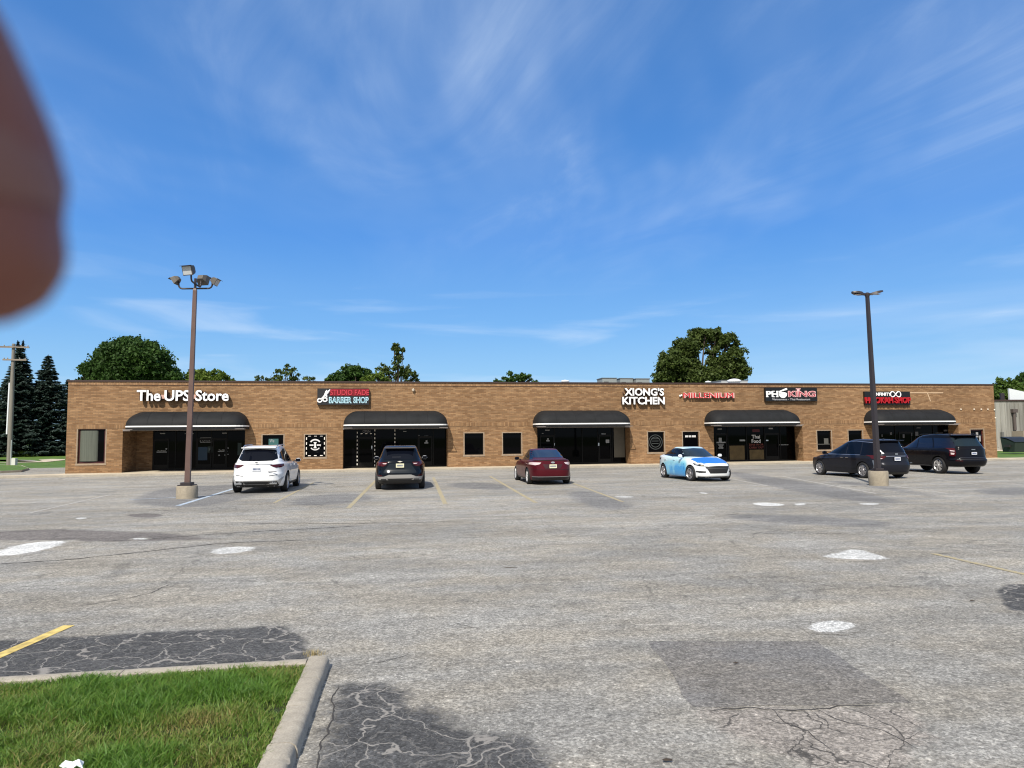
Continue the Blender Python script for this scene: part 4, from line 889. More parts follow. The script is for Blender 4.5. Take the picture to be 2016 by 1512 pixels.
def body_mesh(rows):
    L_ = car_loops(rows); N = len(L_[0]); vs = [tuple(p) for l in L_ for p in l]; fs = []
    for i in range(len(L_) - 1):
        for j in range(N):
            k = (j + 1) % N; fs.append((i * N + j, i * N + k, (i + 1) * N + k, (i + 1) * N + j))
    def cap(i, rev):
        l = L_[i]; c = l.mean(0); base = len(vs); cur = [i * N + j for j in range(N)]
        for s_ in (0.66, 0.33):
            nb = len(vs)
            for j in range(N): vs.append(tuple(c + (l[j] - c) * s_ + np.array([0, 0, (l[:, 2].max() - l[j][2]) * (1 - s_) * (0.5 if not rev else 0)])))
            new = [nb + j for j in range(N)]
            for j in range(N):
                k = (j + 1) % N; fs.append((cur[j], cur[k], new[k], new[j]))
            cur = new
        vs.append(tuple(c + np.array([0, 0, (l[:, 2].max() - c[2]) * (0.8 if not rev else 0)])))
        for j in range(N): fs.append((cur[j], cur[(j + 1) % N], len(vs) - 1))
    cap(0, True); cap(len(L_) - 1, False)
    me = bpy.data.meshes.new('body'); me.from_pydata(vs, [], fs); bm = bmesh.new(); bm.from_mesh(me); bmesh.ops.recalc_face_normals(bm, faces=bm.faces); bm.to_mesh(me)
    bvh = BVHTree.FromBMesh(bm); bm.free(); return me, bvh
M_TRIMB = mat('black_plastic', (0.012, 0.012, 0.013), 0.5); M_WELL = mat('wheel_well', (0.004, 0.004, 0.004), 0.9)
M_CGLASS = mat('car_glass', (0.003, 0.004, 0.008), 0.03, ior=1.27); M_TYRE = mat('tyre_rubber', (0.012, 0.012, 0.013), 0.75)
M_CHROME = mat('chrome', (0.6, 0.6, 0.62), 0.18, 1.0); M_ALLOY = mat('alloy_silver', (0.42, 0.42, 0.44), 0.32, 0.85); M_ALLOYD = mat('alloy_dark', (0.10, 0.10, 0.11), 0.35, 0.8)
M_TAIL = mat('tail_lamp_red', (0.055, 0.003, 0.005), 0.15, coat=.4, ior=1.3); M_TAILC = mat('tail_lamp_clear', (0.62, 0.50, 0.50), 0.12, coat=1.0); M_HEAD = mat('head_lamp', (0.45, 0.46, 0.48), 0.08, coat=1.0)
M_GAP = mat('shut_line', (0.003, 0.003, 0.003), 0.8); M_PLATEW = mat('plate_white', (0.62, 0.64, 0.68), 0.5); M_PLATEY = mat('plate_cream', (0.66, 0.64, 0.45), 0.5); M_PTXT = mat('plate_blue_text', (0.03, 0.06, 0.16), 0.5); M_SILV = mat('silver_trim', (0.5, 0.5, 0.5), 0.35, 0.4)
def carve(me, axles, rad, halfw, mats):
    """cut real wheel wells into the body"""
    o = link('tmp_body', me, mats); cut = MB()
    for ax in axles:
        for sgn in (-1, 1):
            y0, y1 = sgn * (halfw - 0.30), sgn * (halfw + 0.3)
            Mx = Matrix.Translation((ax, y0, rad - 0.045)) @ Matrix.Rotation(R(-90 * sgn), 4, 'X'); n = 40
            vs = [Mx @ Vector((rad * math.cos(2 * math.pi * k / n), rad * math.sin(2 * math.pi * k / n), z)) for z in (0, abs(y1 - y0)) for k in range(n)]
            cut.add(vs, [tuple(range(n)), tuple(range(2 * n - 1, n - 1, -1))] + [(k, (k + 1) % n, (k + 1) % n + n, k + n) for k in range(n)])
    c = cut.build('tmp_cut', [M_WELL, M_WELL]); 
    c.data.polygons.foreach_set('material_index', [1] * len(c.data.polygons))
    md = o.modifiers.new('b', 'BOOLEAN'); md.operation = 'DIFFERENCE'; md.object = c; md.solver = 'EXACT'; md.material_mode = 'TRANSFER'
    dg = bpy.context.evaluated_depsgraph_get(); new = bpy.data.meshes.new_from_object(o.evaluated_get(dg)); new.name = 'body'
    bpy.data.objects.remove(o); bpy.data.objects.remove(c); return new
def decal(name, poly, axis, bvh, mt, parent, off=0.005, step=0.07, thick=0.0, mirror=False):
    """panel laid on the body: polygon in the side (x,z), end (y,z) or top (x,y) plane, moulded to the surface"""
    objs = []
    for sg in ((1, -1) if mirror else (1,)):
        bm = bmesh.new()
        if axis in ('L', 'R'):
            s = (1 if axis == 'L' else -1) * sg; P3 = [Vector((a, 5 * s, b)) for a, b in poly]; D = Vector((0, -s, 0)); gax = ((1, 0, 0), (0, 0, 1))
        elif axis in ('B', 'F'):
            s = -1 if axis == 'B' else 1; P3 = [Vector((5 * s, a * sg, b)) for a, b in poly]; D = Vector((-s, 0, 0)); gax = ((0, 1, 0), (0, 0, 1))
        else:
            P3 = [Vector((a, b * sg, 5)) for a, b in poly]; D = Vector((0, 0, -1)); gax = ((1, 0, 0), (0, 1, 0))
        f = bm.faces.new([bm.verts.new(p) for p in P3]); f.normal_update()
        for g in gax:
            g = Vector(g); v = [p.dot(g) for p in P3]; lo, hi = min(v), max(v); k = int((hi - lo) / step)
            for i in range(1, k + 1):
                q = lo + (hi - lo) * i / (k + 1); bmesh.ops.bisect_plane(bm, geom=bm.verts[:] + bm.edges[:] + bm.faces[:], plane_co=g * q, plane_no=g)
        for v in bm.verts:
            h, n_, _, _ = bvh.ray_cast(v.co, D)
            if h is None:
                h, n_, _, _ = bvh.find_nearest(v.co + D * 4.2)
            if n_.dot(D) > 0: n_ = -n_
            v.co = h + n_ * off
        bmesh.ops.recalc_face_normals(bm, faces=bm.faces)
        bm.normal_update()
        if bm.faces and sum(f.normal.dot(D) for f in bm.faces) > 0: bmesh.ops.reverse_faces(bm, faces=bm.faces)
        me = bpy.data.meshes.new(name); bm.to_mesh(me); bm.free(); o = link(name, me, mt, parent, smooth=True)
        if thick: md = o.modifiers.new('s', 'SOLIDIFY'); md.thickness = thick; md.offset = 1
        objs.append(o)
    return objs
def rimmesh(rad, w, spokes, style):
    mb = MB(); rr = rad * 0.70
    prof = [(rr, 0), (rr - .012, .006), (rr - .03, -.02), (rr - .035, -.06)]
    mb.lathe(prof, 32, None, 0); mb.lathe([(rr - .033, -.065), (0.02, -.075)], 32, None, 1)
    mb.lathe([(0, .0), (.05, -.002), (.062, -.02), (.065, -.06)], 16, None, 0)
    for i in range(spokes):
        a = 2 * math.pi * i / spokes; sw = (0.034 if style == 'thin' else 0.058); 
        for dd in ((-1, 1) if style == 'pair' else (0,)):
            a2 = a + dd * .16; q = Matrix.Rotation(a2, 4, 'Z'); s_ = sw * (.6 if style == 'pair' else 1)
            vs = [Vector((.05, -s_ * .8, -.012)), Vector((.05, s_ * .8, -.012)), Vector((rr - .01, s_ * .55, -.004)), Vector((rr - .01, -s_ * .55, -.004)), Vector((.05, -s_, -.045)), Vector((.05, s_, -.045)), Vector((rr - .01, s_ * .8, -.045)), Vector((rr - .01, -s_ * .8, -.045))]
            mb.add([q @ v for v in vs], [(0, 1, 2, 3), (0, 4, 5, 1), (1, 5, 6, 2), (2, 6, 7, 3), (3, 7, 4, 0)], 0)
    return mb
def wheels(car, axles, track, rad, w=0.235, spokes=10, style='thin', rim=None, steer=0.0):
    tb = MB(); hw = w / 2; rr = rad * .69
    tb.lathe([(rr, -hw * .9), (rr, hw * .85), (rr + .015, hw * .97), (rad - .05, hw), (rad - .015, hw * .9), (rad, hw * .72), (rad, 0), (rad, -hw * .72), (rad - .015, -hw * .9), (rr, -hw * .97)], 40)
    rb = rimmesh(rad, w, spokes, style); first = None
    for ax in axles:
        for sg in (1, -1):
            if first is None:
                t = tb.build('wheel', M_TYRE, car, smooth=True); rm = rb.build('rim', [rim or M_ALLOY, M_WELL], t, auto=True); rm.location = (0, 0, hw * .86); first = t
            else:
                t = first.copy(); COL.objects.link(t); t.parent = car
                for c in list(first.children): d = c.copy(); COL.objects.link(d); d.parent = t
            t.location = (ax, sg * (track - hw), rad)
            t.rotation_euler = (Matrix.Rotation(R(steer) if ax > 0 else 0, 3, 'Z') @ Matrix.Rotation(R(-90 * sg), 3, 'X')).to_euler()
def mirrors(car, x, y, z, mt, s=1.0):
    for sg in (1, -1):
        mb = MB(); n = 10; vs = []
        for i in range(7):
            v = -1 + 2 * i / 6; r_ = math.sqrt(max(0, 1 - abs(v) ** 3))
            for k in range(n):
                a = 2 * math.pi * k / n; vs.append((x + .055 * math.cos(a) * r_ + .02, sg * (y + .11 + v * .105 * s), z + .075 * s * math.sin(a) * r_))
        mb.add(vs, [(i * n + k, i * n + (k + 1) % n, (i + 1) * n + (k + 1) % n, (i + 1) * n + k) for i in range(6) for k in range(n)])
        o = mb.build('mirror', mt, car, smooth=True)
        g = MB(); g.box(x - .041, x - .036, sg * (y + .11) - .085 * s, sg * (y + .11) + .085 * s, z - .055 * s, z + .055 * s); g.build('mirror_glass', M_CGLASS, o)
        g = MB(); g.tube([(x, sg * (y + .04), z - .03), (x, sg * (y - .08), z - .05)], .022, 6); g.build('mirror_arm', M_TRIMB, o)
def handles(car, xs, ys, z, mt):
    for x in xs:
        for sg in (1, -1):
            mb = MB(); mb.box(x - .09, x + .09, sg * ys - .012, sg * ys + .012, z - .014, z + .014); mb.build('door_handle', mt, car, bevel=.006)
def plate(car, xb, z, mt, tilt=0, w=.305, h=.15):
    mb = MB(); mb.box(xb - .012, xb, -w / 2, w / 2, z - h / 2, z + h / 2); o = mb.build('licence_plate', mt, car)
    q = MB(); r = random.Random(int(abs(xb) * 100))
    for i in range(6):
        y = -w / 2 + .03 + i * (w - .05) / 6; q.box(xb - .0145, xb - .0125, y, y + .028, z - .035, z + .035)
    q.build('plate_characters', M_PTXT, o); return o
def exhaust(car, x, ys, z, mt, wide=.1):
    for y in ys:
        mb = MB(); mb.box(x - .02, x + .06, y - wide, y + wide, z - .03, z + .03); mb.build('exhaust_tip', mt, car, bevel=.012)
def fin(car, x, z):
    mb = MB(); mb.add([(x - .09, -.02, z), (x + .09, -.012, z), (x + .09, .012, z), (x - .09, .02, z), (x - .08, 0, z + .065), (x - .02, 0, z + .05)], [(0, 1, 5, 4), (3, 4, 5, 2), (0, 4, 3), (1, 2, 5)]); mb.build('antenna', M_TRIMB, car)
def paint(name, c, metal=0.0, rough=0.28, coat=1.0): return mat(name, c, rough, metal, coat * (0.16 if sum(c) < .3 else .8), ior=1.22 if sum(c) < .3 else 1.45)
def finish(root, body_me, cut_axles, rad, hw, pm):
    me = carve(body_me, cut_axles, rad, hw, [pm, M_WELL]); o = link('body', me, None, root); 
    me.polygons.foreach_set('use_smooth', [True] * len(me.polygons)); me.set_sharp_from_angle(angle=R(50)); return o
def shift(pl, dx, dz=0): return [(a + dx, b + dz) for a, b in pl]
def gaps(car, bvh, segs, w=.012):
    for seg in segs:
        pts = [Vector(p) for p in seg]
        for i in range(len(pts) - 1):
            a, b = pts[i], pts[i + 1]; d = (b - a).normalized(); n = Vector((-d.y, d.x)) * w / 2
            decal('panel_gap', [tuple(a - n), tuple(b - n), tuple(b + n), tuple(a + n)], 'L', bvh, M_GAP, car, .0025, .25, mirror=True)
def place(car, contact, local, heading):
    """put the car so that the tyre contact 'local' stands on ground point 'contact'"""
    h = R(heading); v = Vector((local[0] * math.cos(h) - local[1] * math.sin(h), local[0] * math.sin(h) + local[1] * math.cos(h)))
    car.location = (contact[0] - v.x, contact[1] - v.y, 0); car.rotation_euler = (0, 0, h)

# --- white crossover
def white_suv():
    car = empty('parked_suv'); tag(car, 'white crossover parked with its tail to the camera, near the left lamp post', 'car', 'cars parked facing the shops')
    pm = paint('pearl_white_paint', (0.78, 0.79, 0.80), rough=.3)
    zb = [(-2.6, 1.13), (-1.6, 1.07), (.2, 1.02), (1.2, 1.0), (2.6, .86)]
    rows = [(-2.2, 2.2, .84, .24, 5, 5), (-2.42, 2.40, .91, .24, 5, 4), (-2.50, 2.50, .945, .32, 5, 4), (-2.56, 2.56, .975, .46, 5, 4), (-2.58, 2.585, .985, .60, 4.6, 4), (-2.575, 2.58, .995, .70, 4.6, 4),
            (-2.52, 2.56, 1.0, .78, 4.6, 4), (-2.50, 2.52, .995, .90, 4.6, 4), (-2.49, 2.42, .985, [(-2.6, 1.02), (0, .95), (2.6, .84)], 4.6, 4), (-2.47, 2.28, .955, zb, 4.6, 4), (-2.43, 2.1, .915, [(a, b + .04) for a, b in zb], 4.6, 4.5),
            (-2.40, 1.55, .885, [(-2.6, 1.19), (.2, 1.08), (1.2, 1.07), (1.6, 1.04)], 4.6, 4), (-2.36, 1.2, .865, [(-2.6, 1.24), (0, 1.12), (1.2, 1.11)], 4.6, 3.4), (-2.26, .82, .80, 1.34, 4.6, 3.4), (-2.13, .46, .735, 1.50, 4.6, 3.4),
            (-2.03, .15, .675, [(-2.2, 1.63), (-.6, 1.66), (.3, 1.64)], 4.6, 3.6), (-1.95, -.12, .61, [(-2.2, 1.695), (-.8, 1.745), (.1, 1.71)], 4.6, 3.6), (-1.8, -.4, .50, [(-2, 1.725), (-.8, 1.775), (0, 1.76)], 4, 3.6)]
    me, bv = body_mesh(rows); finish(car, me, (-1.49, 1.58), .43, .99, pm)
    wheels(car, (-1.49, 1.58), .985, .375, .25, 10, 'thin')
    decal('rear_window', [(-.70, 1.27), (-.55, 1.20), (0, 1.185), (.55, 1.20), (.70, 1.27), (.60, 1.60), (.0, 1.635), (-.60, 1.60)], 'B', bv, M_CGLASS, car)
    decal('side_window', [(.92, 1.10), (.35, 1.58), (-.3, 1.64), (-1.1, 1.62), (-1.75, 1.50), (-2.02, 1.30), (-1.6, 1.16), (-.3, 1.12)], 'L', bv, M_CGLASS, car, mirror=True)
    decal('windshield', [(-.72, 1.15), (.72, 1.15), (.56, 1.6), (-.56, 1.6)], 'F', bv, M_CGLASS, car)
    sp = MB(); sp.box(-2.16, -1.85, -.62, .62, 1.665, 1.70); sp.build('spoiler', pm, car, bevel=.014)
    decal('tail_light', [(.45, 1.05), (.88, 1.075), (.90, 1.0), (.84, .95), (.68, .935), (.55, .99)], 'B', bv, M_TAIL, car, .012, mirror=True)
    decal('chrome_strip', [(-.55, 1.075), (.55, 1.075), (.55, 1.055), (-.55, 1.055)], 'B', bv, M_CHROME, car, .012)
    decal('lower_bumper', [(-.92, .62), (-.80, .34), (.80, .34), (.92, .62), (.7, .44), (-.7, .44)], 'B', bv, M_SILV, car, .01)
    decal('rear_skirt', [(-.72, .44), (.72, .44), (.80, .24), (-.80, .24)], 'B', bv, M_TRIMB, car, .011)
    decal('bumper_chrome', [(-.74, .475), (.74, .475), (.72, .445), (-.72, .445)], 'B', bv, M_CHROME, car, .016)
    decal('reflector', [(.45, .66), (.74, .70), (.72, .68), (.45, .645)], 'B', bv, M_TRIMB, car, .01, mirror=True)
    plate(car, -2.525, .90, M_PLATEW); exhaust(car, -2.60, (-.62, .62), .37, M_CHROME, .13)
    mb = MB(); mb.box(-2.545, -2.53, -.05, .04, 1.115, 1.16); mb.build('emblem', M_ALLOYD, car)
    mb = MB(); mb.box(-2.545, -2.525, -.72, -.42, .785, .81); mb.build('badge', M_ALLOYD, car)
    decal('rocker_trim', [(-1.0, .34), (1.1, .34), (1.1, .24), (-1.0, .24)], 'L', bv, M_TRIMB, car, .006, mirror=True)
    gaps(car, bv, [[(-1.05, 1.13), (-1.05, .6), (-1.0, .36)], [(.05, 1.1), (.08, .36)], [(1.12, 1.05), (1.08, .4)]])
    decal('window_pillar', [(-.98, 1.12), (-.92, 1.12), (-1.0, 1.66), (-1.05, 1.66)], 'L', bv, M_TRIMB, car, .008, mirror=True)
    for sg in (1, -1):
        mb = MB(); mb.tube([(-1.85, sg * .60, 1.72), (-1.6, sg * .60, 1.775), (-.3, sg * .60, 1.79), (.1, sg * .59, 1.735)], .018, 6); mb.build('roof_rail', M_ALLOY, car)
    mirrors(car, .78, .93, 1.13, pm, 1.1); handles(car, (-.75, .25), .985, .98, pm); 
    return car
c = white_suv(); place(c, G(567, 967), (-1.49, -.985), 99.0)

# --- dark crossover
def dark_suv():
    car = empty('parked_suv'); tag(car, 'dark blue-black crossover parked in front of the barber shop bay, tail to the camera', 'car', 'cars parked facing the shops')
    pm = paint('midnight_paint', (0.003, 0.005, 0.009), rough=.22)
    zb = [(-2.5, 1.10), (-1.6, 1.06), (.2, 1.0), (1.0, .98), (2.5, .88)]
    rows = [(-2.1, 2.1, .82, .26, 5, 5), (-2.28, 2.28, .90, .26, 5, 4), (-2.38, 2.38, .93, .36, 5, 4), (-2.42, 2.43, .955, .52, 5, 4), (-2.43, 2.44, .965, .66, 4.6, 4), (-2.36, 2.42, .97, .76, 4.6, 4), (-2.34, 2.40, .97, .90, 4.6, 4),
            (-2.34, 2.30, .965, [(-2.5, 1.0), (2.5, .84)], 4.6, 4), (-2.32, 2.2, .93, zb, 4.6, 4), (-2.28, 2.0, .89, [(a, b + .035) for a, b in zb], 4.6, 4.5), (-2.24, 1.45, .86, [(-2.5, 1.17), (.2, 1.06), (1.5, 1.03)], 4.6, 4), (-2.19, 1.08, .84, [(-2.5, 1.21), (0, 1.1), (1.1, 1.08)], 4.6, 3.4),
            (-2.06, .72, .775, 1.31, 4.6, 3.4), (-1.90, .38, .71, 1.46, 4.6, 3.4), (-1.80, .12, .66, [(-2, 1.575), (-.6, 1.60), (.3, 1.57)], 4.6, 3.6), (-1.74, -.12, .61, [(-2, 1.63), (-.8, 1.675), (.1, 1.64)], 4.6, 3.6), (-1.6, -.4, .50, [(-2, 1.66), (-.8, 1.70), (0, 1.69)], 4, 3.6)]
    me, bv = body_mesh(rows); finish(car, me, (-1.40, 1.46), .42, .96, pm); wheels(car, (-1.40, 1.46), .96, .365, .235, 5, 'pair', M_ALLOYD)
    decal('rear_window', [(-.72, 1.24), (-.6, 1.17), (.6, 1.17), (.72, 1.24), (.60, 1.55), (0, 1.575), (-.60, 1.55)], 'B', bv, M_CGLASS, car)
    decal('side_window', [(.80, 1.08), (.28, 1.52), (-.3, 1.58), (-1.1, 1.56), (-1.65, 1.44), (-1.85, 1.24), (-1.5, 1.13), (-.3, 1.09)], 'L', bv, M_CGLASS, car, mirror=True)
    decal('windshield', [(-.70, 1.12), (.70, 1.12), (.55, 1.54), (-.55, 1.54)], 'F', bv, M_CGLASS, car)
    sp = MB(); sp.box(-1.98, -1.66, -.61, .61, 1.595, 1.635); sp.build('spoiler', paint('grey_roof_edge', (.09, .085, .085), rough=.3), car, bevel=.016)
    decal('tail_light', [(.46, 1.07), (.86, 1.08), (.88, .94), (.62, .91), (.52, .97)], 'B', bv, M_TAIL, car, .012, mirror=True)
    decal('tail_light_lens', [(.50, 1.03), (.66, 1.03), (.62, 1.0), (.52, 1.0)], 'B', bv, M_TAILC, car, .016, mirror=True)
    decal('sheen_panel', [(-.40, 1.02), (.40, 1.02), (.66, .66), (-.66, .66)], 'B', bv, mat('painted_tailgate_sheen', (.007, .011, .016), .3, coat=.3, ior=1.3), car, .004)  # sheen on the tailgate, painted as a slightly lighter overlay
    decal('skid_plate', [(-.84, .52), (-.60, .53), (-.42, .60), (.42, .60), (.60, .53), (.84, .52), (.80, .40), (-.80, .40)], 'B', bv, mat('satin_silver', (.34, .33, .32), .4, .3), car, .012)
    decal('bumper_recess', [(-.5, .46), (.5, .46), (.42, .395), (-.42, .395)], 'B', bv, M_TRIMB, car, .018)
    decal('rear_skirt', [(-.78, .40), (.78, .40), (.8, .27), (-.8, .27)], 'B', bv, M_TRIMB, car, .014)
    plate(car, -2.39, .945, M_PLATEY); exhaust(car, -2.44, (-.62, .62), .42, M_TRIMB, .10)
    mb = MB(); mb.box(-2.375, -2.355, -.085, .085, 1.085, 1.105); mb.box(-2.376, -2.354, -.035, .035, 1.073, 1.117); mb.build('emblem', mat('emblem_gold', (.62, .60, .52), .3), car)
    mb = MB(); mb.lathe([(0, .012), (.045, .01), (.055, 0)], 12, Matrix.Translation((-2.44, .43, .72)) @ Matrix.Rotation(R(-90), 4, 'Y')); mb.build('round_sticker', M_WHITE, car)
    mb = MB(); mb.box(-2.30, -2.285, -.03, .30, 1.262, 1.278); mb.build('wiper', M_ALLOYD, car)
    decal('reflector', [(.66, .57), (.88, .60), (.88, .57), (.68, .545)], 'B', bv, M_TAIL, car, .014, mirror=True)
    decal('rocker_trim', [(-1.0, .36), (1.0, .36), (1.0, .25), (-1.0, .25)], 'L', bv, M_TRIMB, car, .006, mirror=True)
    gaps(car, bv, [[(-.98, 1.1), (-.98, .5)], [(.05, 1.08), (.08, .36)]]); mirrors(car, .72, .90, 1.16, M_SILV, 1.1); handles(car, (-.7, .25), .96, .98, pm); fin(car, -1.35, 1.665); return car
c = dark_suv(); place(c, G(836, 961), (-1.40, -.96), 98.4)

# --- maroon sedan
def sedan():
    car = empty('parked_sedan'); tag(car, 'dark maroon four door sedan parked in front of the third awning, tail to the camera', 'car', 'cars parked facing the shops')
    pm = paint('maroon_paint', (0.085, 0.008, 0.014), metal=.35, rough=.28)
    zb = [(-2.5, .99), (-1.7, .95), (.6, .90), (1.0, .89), (2.5, .74)]
    rows = [(-2.05, 2.05, .80, .19, 5, 5), (-2.26, 2.24, .86, .19, 5, 4), (-2.37, 2.36, .895, .28, 4.6, 4), (-2.42, 2.42, .92, .44, 4.4, 4), (-2.435, 2.43, .925, .60, 4.4, 3.8), (-2.42, 2.40, .93, .74, 4.4, 3.8), (-2.40, 2.30, .925, [(-2.5, .88), (0, .84), (2.5, .72)], 4.4, 3.8),
            (-2.39, 2.15, .90, zb, 4.4, 3.8), (-2.375, 2.0, .87, [(-2.5, 1.055), (-1.7, .985), (.6, .935), (1.0, .925), (2.2, .80)], 4.4, 4), (-2.26, 1.6, .83, [(-2.4, 1.075), (-1.7, 1.02), (.8, .96), (1.6, .89)], 4.4, 4), (-2.05, 1.25, .79, [(-2.1, 1.075), (-1.3, 1.03), (.8, .985), (1.3, .955)], 4, 3.8),
            (-1.93, 1.05, .765, [(-2, 1.085), (0, 1.03), (1.05, 1.0)], 3.6, 3.2), (-1.58, .70, .72, [(-1.6, 1.20), (0, 1.17), (.7, 1.14)], 3.4, 3.2), (-1.25, .38, .665, [(-1.3, 1.32), (.4, 1.28)], 3.4, 3.4), (-1.0, .12, .62, [(-1, 1.40), (.2, 1.385)], 3.4, 3.4), (-.82, -.08, .56, [(-.9, 1.445), (-.4, 1.455), (0, 1.44)], 3.4, 3.4), (-.65, -.25, .42, 1.475, 3, 3)]
    me, bv = body_mesh(rows); finish(car, me, (-1.395, 1.455), .385, .92, pm); wheels(car, (-1.395, 1.455), .915, .335, .235, 10, 'thin', mat('bright_alloy', (.62, .62, .63), .3, .5))
    decal('rear_window', [(-.70, 1.115), (.70, 1.115), (.53, 1.405), (0, 1.43), (-.53, 1.405)], 'B', bv, mat('rear_blue_glass', (.008, .016, .035), .05, ior=1.7), car)
    decal('side_window', [(.78, 1.0), (.25, 1.36), (-.3, 1.42), (-.9, 1.39), (-1.45, 1.18), (-1.6, 1.04), (-.4, 1.0)], 'L', bv, M_CGLASS, car, mirror=True)
    decal('windshield', [(-.68, 1.03), (.68, 1.03), (.52, 1.39), (-.52, 1.39)], 'F', bv, M_CGLASS, car)
    decal('tail_light', [(.48, .93), (.80, .94), (.92, .90), (.90, .85), (.70, .82), (.54, .86)], 'B', bv, M_TAILC, car, .01, mirror=True)
    decal('plate_recess', [(-.42, .86), (.42, .86), (.32, .68), (-.32, .68)], 'B', bv, mat('maroon_recess', (.03, .003, .006), .5), car, .006)
    decal('boot_edge', [(-.9, 1.03), (.9, 1.03), (.9, 1.005), (-.9, 1.005)], 'B', bv, M_GAP, car, .006)
    decal('boot_gap', [(-.82, .64), (.82, .64), (.82, .628), (-.82, .628)], 'B', bv, M_GAP, car, .004)
    decal('chrome_strip', [(-.80, .36), (.80, .36), (.80, .335), (-.80, .335)], 'B', bv, M_ALLOY, car, .012)
    decal('rear_skirt', [(-.80, .335), (.80, .335), (.78, .20), (-.78, .20)], 'B', bv, M_TRIMB, car, .008)
    plate(car, -2.455, .775, M_PLATEY); mb = MB(); mb.lathe([(0, .008), (.08, .004), (.085, 0)], 14, Matrix.Translation((-2.425, 0, .93)) @ Matrix.Rotation(R(-90), 4, 'Y') @ Matrix.Diagonal((.45, 1, 1, 1))); mb.build('emblem', mat('oval_grey', (.25, .27, .3), .3), car)
    decal('rocker_trim', [(-.95, .26), (1.0, .26), (1.0, .20), (-.95, .20)], 'L', bv, M_TRIMB, car, .006, mirror=True)
    decal('window_pillar', [(-.46, 1.0), (-.40, 1.0), (-.44, 1.41), (-.50, 1.41)], 'L', bv, M_TRIMB, car, .008, mirror=True)
    gaps(car, bv, [[(-1.3, .98), (-1.1, .7), (-1.0, .35)], [(-.42, 1.0), (-.38, .3)], [(.85, .95), (.85, .35)]]); mirrors(car, .60, .87, 1.03, M_TRIMB); handles(car, (-1.05, -.15), .93, .86, pm); fin(car, -.62, 1.462); return car
c = sedan(); place(c, G(1037, 953), (-1.395, .915), 99.5)

